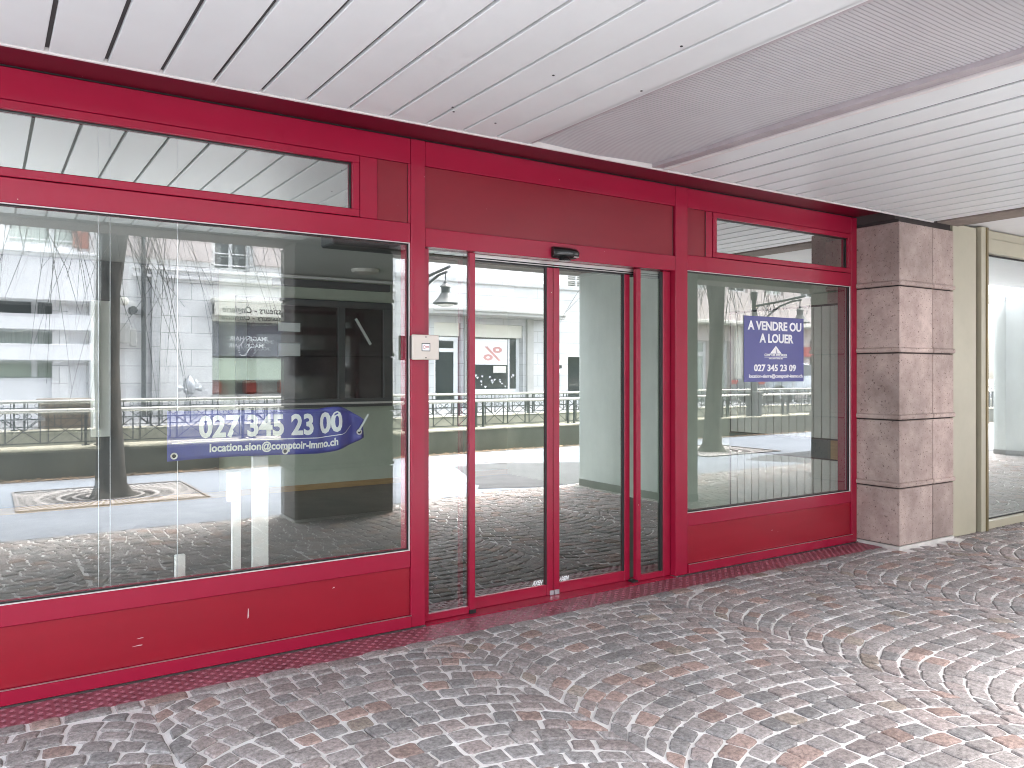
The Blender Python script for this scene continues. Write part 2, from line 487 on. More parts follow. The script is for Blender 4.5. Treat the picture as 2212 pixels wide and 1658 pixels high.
# cobbles: segmental arcs in lanes, every stone its own little block of one paving mesh
def cobbles():
    bm_v, bm_f, cols = [], [], []
    rnd = random.Random(3)
    W, X0 = 1.58, 2.2
    def arc(t):               # height of the arc and its slope, t from -1 to 1 across a lane
        a = abs(t)
        return -0.25 * a ** 3.2
    def colour():
        r = rnd.random()
        v = rnd.uniform(0.80, 1.14)
        if r < 0.50: c = (0.245, 0.223, 0.215)
        elif r < 0.74: c = (0.25, 0.215, 0.205)
        elif r < 0.90: c = (0.21, 0.20, 0.196)
        elif r < 0.97: c = (0.255, 0.19, 0.168)
        else: c = (0.235, 0.20, 0.172)
        return tuple(x * v for x in c)
    def stone(q, reveal):
        # q: four corners; shrink, chop the corners, dome the top
        cx = sum(p[0] for p in q) / 4; cyy = sum(p[1] for p in q) / 4
        qq = []
        for (x, y) in q:
            dx, dy = x - cx, y - cyy
            L = math.hypot(dx, dy)
            k = max(0.25, 1 - rnd.uniform(0.0052, 0.0088) / max(L, 0.01) * 1.25)
            qq.append((cx + dx * k + rnd.uniform(-.004, .004), cyy + dy * k + rnd.uniform(-.004, .004)))
        ring = []
        for i in range(4):
            a, b, c = qq[i - 1], qq[i], qq[(i + 1) % 4]
            ch = rnd.uniform(0.05, 0.15)
            ring.append((b[0] + (a[0] - b[0]) * ch, b[1] + (a[1] - b[1]) * ch))
            ring.append((b[0] + (c[0] - b[0]) * ch * 0.9, b[1] + (c[1] - b[1]) * ch * 0.9))
            m = rnd.uniform(-.0035, .003)
            mx, my = (b[0] + c[0]) / 2, (b[1] + c[1]) / 2
            L = math.hypot(mx - cx, my - cyy) or 1
            ring.append((mx + (mx - cx) / L * m, my + (my - cyy) / L * m))
        h = 0.0 + rnd.uniform(-.003, .003)
        tx, ty = rnd.uniform(-.03, .03), rnd.uniform(-.03, .03)
        base = len(bm_v)
        n = len(ring)
        c = colour()
        for (x, y) in ring: bm_v.append((x, y, -0.03)); cols.append(c)
        for (x, y) in ring: bm_v.append((x, y, h - 0.005 + (x - cx) * tx + (y - cyy) * ty)); cols.append(c)
        for (x, y) in ring:
            k = 0.86
            X, Y = cx + (x - cx) * k, cyy + (y - cyy) * k
            bm_v.append((X, Y, h + rnd.uniform(-.0012, .0012) + (X - cx) * tx + (Y - cyy) * ty)); cols.append(c)
        bm_v.append((cx, cyy, h + 0.0025)); cols.append(c)
        for i in range(n):
            j = (i + 1) % n
            bm_f.append((base + i, base + j, base + n + j, base + n + i))
            bm_f.append((base + n + i, base + n + j, base + 2 * n + j, base + 2 * n + i))
            bm_f.append((base + 2 * n + i, base + 2 * n + j, base + 3 * n))
    y_top, y_bot = -0.345, ARC_Y + 0.1
    pitch = 0.112
    for lane in range(-4, 9):
        xa, xb = X0 + W * lane, X0 + W * (lane + 1)
        xc = (xa + xb) / 2
        off = rnd.uniform(0, pitch)
        k = -8
        while True:
            yk = y_top + 0.1 + off - k * pitch
            if yk < y_bot - 0.1: break
            wob = rnd.uniform(0, 6)
            def row(x, y0, ph):
                t = (x - xc) / (W / 2)
                return y0 + arc(t) + 0.008 * math.sin(x * 5.1 + ph)
            x = xa + rnd.uniform(-0.03, 0.03)
            while x < xb - 0.02:
                t = (x - xc) / (W / 2)
                sl = 0.25 * 3.2 * abs(t) ** 2.2 / (W / 2)
                ang = math.atan(sl)
                wd = rnd.uniform(0.098, 0.142) * math.cos(ang)
                xe = min(x + wd, xb)
                if xb - xe < 0.035: xe = xb
                sgn = 1 if t < 0 else -1
                # the course is thinner on the flanks; lean the cross joints square to the row
                def lean(px, side):
                    tt = (px - xc) / (W / 2)
                    s = 0.25 * 3.2 * abs(tt) ** 2.2 / (W / 2) * (1 if tt < 0 else -1)
                    return px - side * s * pitch * 0.4 * max(0.0, 1 - abs(tt) ** 5)
                q = [(lean(x, -1), 0), (lean(xe, -1), 0), (lean(xe, 1), 0), (lean(x, 1), 0)]
                pts = []
                for i, (px, _) in enumerate(q):
                    yy = row(px, yk - (pitch / 2 if i < 2 else -pitch / 2), 0.0)
                    pts.append((px + rnd.uniform(-.0065, .0065), yy + rnd.uniform(-.0065, .0065)))
                ymid = sum(p[1] for p in pts) / 4
                xmid = sum(p[0] for p in pts) / 4
                inside = y_bot < ymid < y_top + 0.02 and not (6.46 < xmid < 7.45 and ymid > -0.47)
                pts = [(p[0], min(p[1], y_top + rnd.uniform(-.004, 0))) for p in pts]
                hgt = (pts[2][1] + pts[3][1] - pts[0][1] - pts[1][1]) / 2
                if inside and abs(hgt) > 0.035:
                    stone(pts, 0)
                x = xe
            k += 1
    # straight edging course along the tread plate and along the street edge
    for y0, y1 in ((-0.252, -0.345), (ARC_Y, ARC_Y + 0.105)):
        x = -3.0
        while x < 21:
            wd = rnd.uniform(0.12, 0.2)
            if not (6.40 < x + wd / 2 < 7.45 and y0 > -0.5):
                stone([(x, min(y0, y1)), (x + wd, min(y0, y1)), (x + wd, max(y0, y1)), (x, max(y0, y1))], 0)
            x += wd
    me = bpy.data.meshes.new('cobble_paving')
    me.from_pydata(bm_v, [], bm_f)
    ca = me.color_attributes.new('stone_colour', 'FLOAT_COLOR', 'POINT')
    flat = []
    for c in cols: flat += [c[0], c[1], c[2], 1]
    ca.data.foreach_set('color', flat)
    m, n, l, b = newmat('porphyry')
    at = n.new("ShaderNodeAttribute"); at.attribute_name = 'stone_colour'
    v = coords(n, l, (1, 1, 1))
    t = n.new("ShaderNodeTexNoise"); t.inputs['Scale'].default_value = 48; t.inputs['Detail'].default_value = 7; t.inputs['Roughness'].default_value = 0.8
    l.new(v, t.inputs['Vector'])
    mr = n.new("ShaderNodeMapRange"); mr.inputs['From Min'].default_value = 0.3; mr.inputs['From Max'].default_value = 0.7
    mr.inputs['To Min'].default_value = 0.35; mr.inputs['To Max'].default_value = 1.95
    l.new(t.outputs[0], mr.inputs[0])
    mx = n.new("ShaderNodeMix"); mx.data_type = 'RGBA'; mx.blend_type = 'MULTIPLY'; mx.inputs['Factor'].default_value = 1
    l.new(at.outputs[0], mx.inputs['A']); l.new(mr.outputs[0], mx.inputs['B'])
    l.new(mx.outputs['Result'], b.inputs['Base Color'])
    b.inputs['Roughness'].default_value = 0.8; b.inputs['Specular IOR Level'].default_value = 0.25
    bp = n.new("ShaderNodeBump"); bp.inputs['Strength'].default_value = 0.7; bp.inputs['Distance'].default_value = 0.006
    l.new(t.outputs[0], bp.inputs['Height']); l.new(bp.outputs[0], b.inputs['Normal'])
    me.materials.append(m)
    me.update()
    o = bpy.data.objects.new('cobble_paving', me); col.objects.link(o)
    struct(o)
cobbles()
M['joint'] = mat('pale_joint_sand', (0.80, 0.785, 0.77), 0.95, c2=(0.58, 0.56, 0.54), vscale=3.5, bump=0.5, bscale=160)
def joints():
    bm = bmesh.new()
    nx, ny = 150, 30
    g = [[bm.verts.new((-3 + 24 * i / nx, ARC_Y - 0.004 + (4.4) * j / ny, -0.0085 + 0.004 * noise.noise(Vector((i * .9, j * .9, 0))))) for j in range(ny + 1)] for i in range(nx + 1)]
    for i in range(nx):
        for j in range(ny):
            bm.faces.new((g[i][j], g[i + 1][j], g[i + 1][j + 1], g[i][j + 1]))
    struct(done('paving_sand', bm, M['joint'], smooth=True))
joints()

# ================================================================ OUR BUILDING: body above the arcade
body = thing('arcade_building', 'building over the arcade carrying the shopfront and the white ceiling', 'building', (0, 0, 3))
B('upper_wall', 'render_white', body, (-3.0, 7.4, ARC_Y, 8, 3.02, 3.5), (7.401, 26, ARC_Y, 0.3, 3.02, 3.5))
B('beam', 'stone_grey', body, (-3.0, 26, ARC_Y, -3.62, 2.825, 3.01))

# arcade ceiling
ac = thing('arcade_ceiling', 'white metal plank ceiling with dark gaps and one grey ribbed sheet, above the cobbles', 'ceiling', (0, -2, CEIL))
def plank(x0, x1):
    bm = bmesh.new()
    box(bm, x0, x1, -3.62, -0.395, CEIL, CEIL + 0.045, bev=0.003, seg=2)
    done('ceiling_panel', bm, M['ceil'], ac)
PIT, GAP = 0.2225, 0.018
k = -20
x = 0.217
edges = []
xl = x - 14 * PIT
while xl < 2.5:
    plank(xl + GAP / 2, xl + PIT - GAP / 2); xl += PIT
# xl is now the left edge of the last short board next to the ribbed sheet
plank(xl + GAP / 2, 2.645)
xr = 3.79
while xr < 7.0:
    x1 = min(xr + PIT - 0.024, 7.05)
    plank(xr + 0.002, x1 - 0.002)
    xr += PIT
B('shade_backing', 'ceil_back_pale', ac, (-3.0, 2.64, -3.62, -0.40, CEIL + 0.016, CEIL + 0.019))  # solid sheet close above the planks, coloured as the shade in their gaps
B('ceiling_lining', 'ceil_back', ac, (-3.0, 3.0, -3.62, -0.1, CEIL + 0.05, CEIL + 0.07))
B('shade_backing', 'ceil_back', ac, (3.785, 7.06, -3.62, -0.40, CEIL + 0.009, CEIL + 0.012))
B('ceiling_lining', 'ceil_back', ac, (3.0, 7.4, -3.62, -0.1, CEIL + 0.052, CEIL + 0.07))
B('sheet_frame', 'poly_frame', ac, (2.647, 2.70, -3.62, -0.395, CEIL + 0.004, CEIL + 0.05), bev=0.002)
B('sheet_frame', 'poly_frame', ac, (3.655, 3.70, -3.62, -0.395, CEIL + 0.001, CEIL + 0.05), (3.712, 3.745, -3.62, -0.395, CEIL + 0.006, CEIL + 0.05), bev=0.002)
B('edge_profile', 'white_trim', ac, (3.757, 3.783, -3.62, -0.395, CEIL - 0.004, CEIL + 0.03), bev=0.002)
def ribbed():
    bm = bmesh.new()
    prev = None
    n = 1300
    for i in range(n + 1):
        y = -3.62 + (3.225) * i / n
        z = CEIL + 0.028 + 0.0016 * math.sin(2 * math.pi * y / 0.021) + 0.004 * math.sin(y * 3.0)
        a = bm.verts.new((2.70, y, z)); b = bm.verts.new((3.18, y, z - 0.012 + 0.003 * math.sin(y * 4.4))); c = bm.verts.new((3.655, y, z))
        if prev:
            bm.faces.new((prev[0], a, b, prev[1])); bm.faces.new((prev[1], b, c, prev[2]))
        prev = (a, b, c)
    done('ribbed_sheet', bm, M['poly'], ac, smooth=True)
ribbed()
B('edge_trim', 'white_trim', ac, (-3.0, 7.06, -0.392, -0.376, CEIL - 0.006, CEIL + 0.03), bev=0.001)
B('border_strip', 'stone_grey', ac, (7.06, 7.40, -3.6, -0.42, CEIL - 0.012, CEIL + 0.1))
B('smooth_ceiling', 'white_ceiling', ac, (7.40, 26, -3.6, 0.4, CEIL + 0.05, CEIL + 0.09))
for (hx, hy) in ((2.30, -0.62), (2.02, -0.66), (1.98, -0.72), (2.62, -1.42), (2.85 - .45, -1.9), (2.15, -1.35)):
    bm = bmesh.new()
    lathe(bm, [(0.006, CEIL - 0.0025), (0.006, CEIL + 0.003)], (hx, hy, 0), 8)
    done('screw', bm, M['black'], ac)

# ================================================================ SHOPFRONT
sf = thing('shopfront', 'red lacquered metal shopfront with display windows beside a glazed entrance', 'shopfront', (2, 0, 0))
BV = 0.003
def prt(name, m, *bx, bev=BV, par=None):
    return B(name, m, par or sf, *bx, bev=bev)
def pane(name, x0, x1, y, z0, z1, m, par, tilt=0.0, yaw=0.0, th=0.0):
    bm = bmesh.new()
    nx, nz = 1, 1
    vs = [bm.verts.new((xx, y + tilt * (zz - z0) + yaw * (xx - x0), zz)) for xx, zz in ((x0, z0), (x1, z0), (x1, z1), (x0, z1))]
    bm.faces.new(vs)
    return done(name, bm, M[m], par)

XL, XR = -2.4, 6.50
# mullions
prt('mullion', 'red', (2.100, 2.194, -0.004, 0.14, 0.0, 2.885))
prt('mullion', 'red', (4.262, 4.386, -0.004, 0.14, 0.0, 2.885))
prt('mullion', 'red', (6.425, 6.50, -0.004, 0.14, 0.0, 2.885))
prt('mullion', 'red', (-2.5, -2.4, -0.004, 0.14, 0.0, 2.885))
for (a, b) in ((XL, 2.098), (4.388, 6.423)):
    prt('base_rail', 'red', (a, b, -0.016, 0.12, 0.004, 0.072))
    prt('kick_panel', 'red_panel', (a, b, 0.010, 0.09, 0.074, 0.353), bev=0.001)
    prt('sill_rail', 'red', (a, b, 0.0, 0.12, 0.355, 0.452))
    prt('transom_rail', 'red', (a, b, 0.0, 0.12, 2.272, 2.386))
    prt('top_rail', 'red', (a, b, 0.0, 0.12, 2.738, 2.885))
B('base_trim', 'alu', sf, (XL, 2.098, -0.017, -0.005, 0.0725, 0.075))
B('base_trim', 'alu', sf, (4.388, 6.423, -0.017, -0.005, 0.0725, 0.075))
prt('top_rail', 'red', (2.196, 4.260, 0.0, 0.12, 2.738, 2.885))
prt('header_panel', 'red_header', (2.196, 4.245, 0.012, 0.12, 2.370, 2.736), bev=0.001)
prt('header_rail', 'red', (2.196, 4.260, -0.002, 0.20, 2.258, 2.368))
for (sx, sz, dx, dz) in ((1.155, 0.21, 0.004, 0.05), (0.62, 0.20, 0.03, 0.002), (0.60, 0.165, 0.045, 0.003), (1.62, 0.30, 0.012, 0.006), (5.35, 0.22, 0.02, 0.002)):
    bm = bmesh.new(); poly(bm, [(sx, sz), (sx + dx + .0012, sz + dz * .1), (sx + dx + .002, sz + dz), (sx + dx * .7, sz + dz * 1.05 + .001)], 0.0085, 0.0098); done('scratch', bm, M['white_trim'], sf)
for (a, b) in ((XL, 2.19), (4.27, 6.49)):
    B('dirt_line', 'dark_joint', sf, (a, b, -0.022, -0.0165, -0.0045, 0.0035))
# little blind panels beside the transom windows
prt('blind_panel', 'red_header', (1.890, 2.083, 0.008, 0.1, 2.388, 2.736), bev=0.001)
prt('blind_panel', 'red_header', (4.388, 4.580, 0.008, 0.1, 2.388, 2.736), bev=0.001)
prt('post', 'red', (1.780, 1.888, 0.001, 0.1, 2.388, 2.736))
prt('post', 'red', (2.084, 2.098, 0.0, 0.1, 2.388, 2.736), bev=0.001)
prt('post', 'red', (4.583, 4.655, 0.001, 0.1, 2.388, 2.736))
for q in ((2.0830, 2.0838, 0.004, 0.01, 2.40, 2.73), (4.2455, 4.2600, 0.02, 0.1, 2.372, 2.736), (4.5805, 4.5825, 0.002, 0.01, 2.39, 2.73)):
    B('shadow_gap', 'black', sf, q)
# soffit over the frame
prt('soffit', 'red_soffit_shaded', (-3.0, 6.52, -0.372, 0.12, 2.895, 2.93), bev=0.0)
B('soffit_gap', 'black', sf, (-2.5, 6.50, 0.002, 0.10, 2.887, 2.893))

def frame(name, m, par, x0, x1, z0, z1, w, y0, y1, bev=0.003):
    return B(name, m, par, (x0, x1, y0, y1, z0, z0 + w), (x0, x1, y0, y1, z1 - w, z1), (x0, x0 + w, y0 + .0008, y1 - .0008, z0 + w, z1 - w), (x1 - w, x1, y0 + .0008, y1 - .0008, z0 + w, z1 - w), bev=bev)
# transom windows
for (x0, x1) in ((-2.39, 1.776), (4.660, 6.421)):
    tw = frame('transom_window', 'red', sf, x0, x1, 2.390, 2.735, 0.040, -0.006, 0.09)
    pane('pane', x0 + .04, x1 - .04, 0.034, 2.43, 2.695, 'glass_t', tw)
    pane('inner_pane', x0 + .04, x1 - .04, 0.055, 2.43, 2.695, 'glass_i', tw, tilt=0.004)
    frame('gasket', 'black', tw, x0 + .04, x1 - .04, 2.43, 2.695, 0.006, 0.02, 0.033, bev=0)
# display windows
for i, (x0, x1) in enumerate(((-2.4, 2.098), (4.388, 6.423))):
    dw = frame('display_window', 'black', sf, x0, x1, 0.4525, 2.2715, 0.010, 0.024, 0.034, bev=0)
    frame('glazing_bead', 'white_trim', dw, x0, x1, 0.4523, 2.2717, 0.004, 0.008, 0.020, bev=0)
    pane('pane', x0, x1, 0.036, 0.45, 2.275, 'glass_l', dw)
    pane('inner_pane', x0, x1, 0.060, 0.45, 2.275, 'glass_i', dw, tilt=0.0022, yaw=-0.0045)
# fixed lights at both sides of the doors
sl = prt('side_light', 'red', (2.529, 2.570, 0.045, 0.085, 0.0, 2.256), (2.198, 2.528, 0.050, 0.085, 0.0, 0.042), (2.198, 2.245, 0.048, 0.085, 0.043, 2.256))
pane('pane', 2.245, 2.529, 0.066, 0.042, 2.256, 'glass_d', sl)
B('brush_seal', 'black', sl, (2.505, 2.5285, 0.068, 0.090, 0.043, 2.25))
B('foot', 'black', sl, (2.528, 2.572, 0.040, 0.09, -0.003, 0.022))
sr = prt('side_light', 'red', (3.922, 3.962, 0.045, 0.085, 0.0, 2.256), (3.963, 4.183, 0.050, 0.085, 0.0, 0.042), (4.184, 4.258, 0.048, 0.085, 0.0, 2.256))
pane('pane', 3.962, 4.184, 0.066, 0.042, 2.256, 'glass_d', sr)
B('brush_seal', 'black', sr, (4.160, 4.1835, 0.052, 0.064, 0.043, 2.25))
B('foot', 'black', sr, (3.880, 3.930, 0.04, 0.09, -0.003, 0.012))
B('door_track', 'alu', sf, (2.24, 4.25, 0.092, 0.098, 2.236, 2.256), (2.24, 4.25, 0.10, 0.108, 2.224, 2.229))
B('door_track_box', 'black', sf, (2.20, 4.258, 0.110, 0.20, 2.215, 2.2575))
B('floor_rail', 'red', sf, (2.20, 4.258, -0.008, 0.17, -0.008, -0.002))

# sliding door leaves
for i, (x0, x1, lab) in enumerate(((2.50, 3.222, 'left glazed sliding door leaf with red frame, beside the key switch'),
                                   (3.228, 3.914, 'right glazed sliding door leaf with red frame, under the black sensor'))):
    t = thing('sliding_door', lab, 'door', ((x0 + x1) / 2, 0.13, 0), 'sliding doors of the red shopfront')
    w1 = 0.05
    B('rail', 'red', t, (x0 + w1, x1 - w1, 0.112, 0.148, -0.001, 0.072), bev=BV)
    B('rail', 'red', t, (x0 + w1, x1 - w1, 0.112, 0.148, 2.218, 2.25), bev=BV)
    B('stile', 'red', t, (x0, x0 + w1, 0.110, 0.150, -0.001, 2.25), bev=BV)
    B('stile', 'red', t, (x1 - w1, x1, 0.110, 0.150, -0.001, 2.25), bev=BV)
    pane('pane', x0 + w1, x1 - w1, 0.124, 0.07, 2.22, 'glass_d', t)
    gx = (x1 - w1 - 0.012, x1 - w1 - 0.001) if i == 0 else (x1 - w1 - 0.018, x1 - w1 - 0.001)
    B('gasket', 'black', t, (gx[0], gx[1], 0.113, 0.123, 0.073, 2.217))
    lx = x1 - w1 - 0.115 if i == 0 else x0 + w1 + 0.002
    text('lettering', 'AXEN', 'white_print', t, lx, 0.1225, 0.078, 0.040, shear=0.35, bold=0.0015, fit=0.088)
    B('guide', 'steel', t, ((x1 - 0.03, x1 - 0.001) if i == 0 else (x0 + 0.001, x0 + 0.04)) + (0.098, 0.109, -0.001, 0.03), bev=0.002)

# tread plate
def tread():
    bm = bmesh.new()
    x0, x1, y0, y1 = -2.6, 6.497, -0.25, -0.016
    box(bm, x0, x1, y0, y1, -0.05, -0.0042)
    p = 0.034
    nx, ny = int((x1 - x0) / p), 7
    for i in range(nx):
        for j in range(ny):
            cx, cyy = x0 + (i + .5) * p, y0 + (j + .5) * (y1 - y0) / ny
            a = R(45 if (i + j) % 2 else -45)
            ca, sa = math.cos(a), math.sin(a)
            for q in (-1.2, 0, 1.2):
                ox, oy = -sa * q * 0.0062, ca * q * 0.0062
                L, wd = 0.0125, 0.0023
                vs = []
                for (u, v) in ((-L, 0), (0, -wd), (L, 0), (0, wd)):
                    vs.append((cx + ox + u * ca - v * sa, cyy + oy + u * sa + v * ca))
                b4 = [bm.verts.new((X, Y, -0.0041)) for X, Y in vs]
                top = bm.verts.new((cx + ox - L * .5 * ca, cyy + oy - L * .5 * sa, -0.002))
                top2 = bm.verts.new((cx + ox + L * .5 * ca, cyy + oy + L * .5 * sa, -0.002))
                bm.faces.new((b4[0], b4[1], top)); bm.faces.new((b4[1], b4[2], top2)); bm.faces.new((b4[1], top2, top))
                bm.faces.new((b4[2], b4[3], top2)); bm.faces.new((b4[3], b4[0], top)); bm.faces.new((b4[3], top, top2))
    o = done('tread_plate', bm, M['plate'])
    tag(o, 'dull maroon checker plate strip along the foot of the red shopfront', 'tread plate')
tread()

# motion sensor over the doors
ds = thing('door_sensor', 'black motion sensor on the red rail above the sliding doors', 'sensor', (3.23, -0.02, 2.30))
bm = bmesh.new()
secs = [(3.125, 0.034, 0.036), (3.135, 0.040, 0.038), (3.20, 0.046, 0.040), (3.26, 0.052, 0.040), (3.315, 0.048, 0.036), (3.335, 0.034, 0.026)]
rings = []
for (sx, dep, hh) in secs:
    r_ = []
    for kk in range(7):
        a = math.pi * kk / 6
        r_.append(bm.verts.new((sx, -0.0025 - dep * math.sin(a), 2.302 + hh * math.cos(a))))
    rings.append(r_)
for a, b in zip(rings, rings[1:]):
    for kk in range(6): bm.faces.new((a[kk], a[kk + 1], b[kk + 1], b[kk]))
    bm.faces.new((a[6], a[0], b[0], b[6]))
bm.faces.new(rings[0]); bm.faces.new(rings[-1][::-1])
done('housing', bm, M['black_gloss'], ds, smooth=True)
bm = bmesh.new()
lathe(bm, [(0.004, 0.035), (0.024, 0.030), (0.038, 0.012), (0.042, 0.0)], (3.215, -0.028, 2.247), 16)
done('lens', bm, M['black_gloss'], ds, smooth=True)
B('bracket', 'alu', ds, (3.285, 3.325, -0.046, -0.004, 2.273, 2.281), bev=0.002)

# key switch
ks = thing('key_switch', 'square cream key switch box on the left red door post', 'switch', (2.15, -0.03, 1.65))
B('back_box', 'brown_metal', ks, (2.088, 2.250, -0.042, -0.0045, 1.585, 1.722), bev=0.003)
B('cover', 'key_box', ks, (2.082, 2.256, -0.062, -0.043, 1.580, 1.727), bev=0.004)
for zz in (1.714, 1.592):
    bm = bmesh.new(); lathe(bm, [(0.004, -0.0635), (0.004, -0.0615)], (2.168, 0, zz), 10, 'y'); done('screw', bm, M['dark_print'], ks)
frame('emblem_border', 'dark_print', ks, 2.140, 2.196, 1.630, 1.678, 0.004, -0.0640, -0.0615, bev=0)
B('emblem_field', 'white_print', ks, (2.144, 2.192, -0.0632, -0.0615, 1.634, 1.674))
bm = bmesh.new()
kk = [(2.149, 1.6545)]
for a in range(60, 301, 20): kk.append((2.157 + 0.0085 * math.cos(R(a)), 1.6545 + 0.0085 * math.sin(R(a))))
tube(bm, [(2.157 + 0.0085 * math.cos(R(a)), -0.0636, 1.6545 + 0.0085 * math.sin(R(a))) for a in range(25, 336, 20)] , 0.0013, 5)
tube(bm, [(2.1645, -0.0636, 1.658), (2.185, -0.0636, 1.658), (2.189, -0.0636, 1.6545), (2.185, -0.0636, 1.651), (2.1645, -0.0636, 1.651)], 0.0013, 5)
done('key_emblem', bm, M['red_print'], ks)

# blue estate agent's board on the right window
sg = thing('sale_sign', 'blue board reading A VENDRE OU A LOUER on the right display window', 'sign', (5.40, 0.0, 1.7))
SX0, SX1, SZ0, SZ1 = 5.048, 5.795, 1.432, 1.962
B('board', 'blue_sign', sg, (SX0, SX1, 0.0285, 0.0345, SZ0, SZ1), bev=0.001)
SY = 0.0272
def sline(name, s, px0, px1, zb, size, bold, shear=0.0):
    text(name, s, 'white_print', sg, SX0 + (SX1 - SX0) * px0, SY, SZ0 + (SZ1 - SZ0) * zb, size, bold=bold, fit=(SX1 - SX0) * (px1 - px0), shear=shear)
sline('lettering', 'A VENDRE OU', 0.055, 0.955, 0.795, 0.098, 0.0032)
sline('lettering', 'A LOUER', 0.245, 0.815, 0.605, 0.098, 0.0032)
bm = bmesh.new()
fx = lambda u: SX0 + (SX1 - SX0) * u
fz = lambda v: SZ0 + (SZ1 - SZ0) * v
poly(bm, [(fx(.42), fz(.435)), (fx(.515), fz(.555)), (fx(.612), fz(.435))], SY - .0008, SY + .001)
done('triangle_logo', bm, M['white_print'], sg)
bm = bmesh.new()
poly(bm, [(fx(.513), fz(.437)), (fx(.513), fz(.52)), (fx(.528), fz(.49)), (fx(.54), fz(.437))], SY - .0014, SY - .0009)
done('logo_shadow', bm, M['grey_print'], sg)
sline('lettering', 'COMPTOIR IMMOBILIER', 0.325, 0.705, 0.395, 0.027, 0.0008)
B('rule', 'white_print', sg, (fx(.325), fx(.705), SY - .0008, SY + .001, fz(.375), fz(.381)))
sline('lettering', 'RESOLUMENT DEPUIS 1825', 0.40, 0.63, 0.348, 0.013, 0.0004)
sline('lettering', '027 345 23 09', 0.155, 0.86, 0.165, 0.074, 0.0022)
sline('lettering', 'location-sierre@comptoir-immo.ch', 0.075, 0.975, 0.062, 0.040, 0.0008)

# tarpaulin banner hanging inside the left window
bn = thing('banner', 'creased blue tarpaulin banner with a white phone number, hung inside the left window', 'banner', (1.3, 0.14, 1.0))
def bshape(u):
    """u 0..1 along the sheet -> (x, depth, z bottom, z top)"""
    x = 0.783 + 1.115 * u
    y = 0.135 + 0.012 * math.sin(u * 9) 
    zb, zt = 1.046 + 0.006 * math.sin(u * 5), 1.305 - 0.01 * u
    if u > 0.72:
        q = (u - 0.72) / 0.28
        zb = zb + 0.075 * q ** 1.8
        zt = zt + 0.012 * math.sin(q * 3.6) - 0.135 * max(0, q - 0.35) ** 1.6
        y = y + 0.10 * q ** 2 + 0.015 * math.sin(q * 11)
    return x, y, zb, zt
def bpos(u, v, lift=0.0):
    x, y, zb, zt = bshape(max(0, min(1, u)))
    crease = 0.008 * math.sin(u * 31 + v * 5) * max(0, u - 0.6) * 2 + 0.004 * math.sin(v * 7 + u * 3)
    return Vector((x, y + crease - lift, zb + (zt - zb) * v))
bm = bmesh.new()
NU, NV = 70, 12
g = [[bm.verts.new(bpos(i / NU, j / NV)) for j in range(NV + 1)] for i in range(NU + 1)]
for i in range(NU):
    for j in range(NV): bm.faces.new((g[i][j], g[i + 1][j], g[i + 1][j + 1], g[i][j + 1]))
sh = done('sheet', bm, M['blue_sheet'], bn, smooth=True)
mo = sh.modifiers.new('thick', 'SOLIDIFY'); mo.thickness = 0.0012; mo.offset = 1
def bbend(p):   # p: x = u, z = v laid out flat
    return bpos(p.x, p.z, 0.003)
def btext(s, u0, u1, v, size, bold):
    text('lettering', s, 'white_print', bn, u0, 0, v, size, bold=bold, fit=u1 - u0, th=0.0, bend=bbend)
btext('027 345 23 00', 0.14, 0.855, 0.45, 0.62, 0.022)
btext('location.sion@comptoir-immo.ch', 0.19, 0.83, 0.13, 0.235, 0.008)
bm = bmesh.new()
vs = []
for i in range(41):
    u = 0.02 + 0.9 * i / 40
    v = 0.345 + (0.30 * (max(0, u - 0.865) / 0.07) ** 1.3 if u > 0.865 else 0)
    vs.append((bm.verts.new(bpos(u, v, 0.003)), bm.verts.new(bpos(u, v + 0.018, 0.003))))
for a, b in zip(vs, vs[1:]): bm.faces.new((a[0], b[0], b[1], a[1]))
done('rule', bm, M['white_print'], bn)
for (u, v) in ((0.03, 0.1), (0.545, 0.08), (0.97, 0.35)):
    p = bpos(u, v, 0.004)
    bm = bmesh.new()
    lathe(bm, [(0.011, -0.001), (0.017, -0.002), (0.018, 0.0), (0.011, 0.0005)], tuple(p), 16, 'y')
    ey = done('eyelet', bm, M['alu'], bn, smooth=True)
    bm = bmesh.new()
    lathe(bm, [(0.010, -0.0012), (0.010, -0.0002)], tuple(p), 12, 'y')
    done('eyelet_hole', bm, M['black'], ey)
bm = bmesh.new()
p0 = bpos(0.97, 0.5)
box(bm, p0.x, p0.x + 0.012, p0.y - 0.012, p0.y - 0.008, p0.z - .02, p0.z + 0.10)
bmesh.ops.rotate(bm, verts=bm.verts, cent=p0, matrix=Matrix.Rotation(R(32), 3, 'Y'))
done('tape', bm, M['tape'], bn)

# ================================================================ INTERIOR OF THE EMPTY SHOP
room = thing('shop_interior', 'bare grey-green room of the empty shop seen through its windows', 'room', (2, 3, 0))
B('floor', 'int_floor', room, (-2.5, 6.6, 0.16, 5.9, -0.05, 0.002))
B('back_wall', 'int_wall', room, (-2.5, 6.6, 5.75, 5.9, 0.0, 2.75))
B('side_wall', 'int_wall', room, (6.52, 6.6, 0.15, 5.74, 0.0, 2.75))
B('end_post', 'int_dark', room, (-2.5, -2.42, 2.9, 2.98, 0.003, 2.755))
B('ceiling', 'int_ceiling', room, (-2.5, 6.6, 0.13, 5.9, 2.76, 2.88))
B('shade_sheet', 'int_dark', room, (-2.45, 2.35, 5.69, 5.724, 0.08, 2.755))  # added dark sheet, stands in for the unlit depth of the room
B('skirting_board', 'wood', room, (-2.5, 6.51, 5.725, 5.748, 0.003, 0.075))
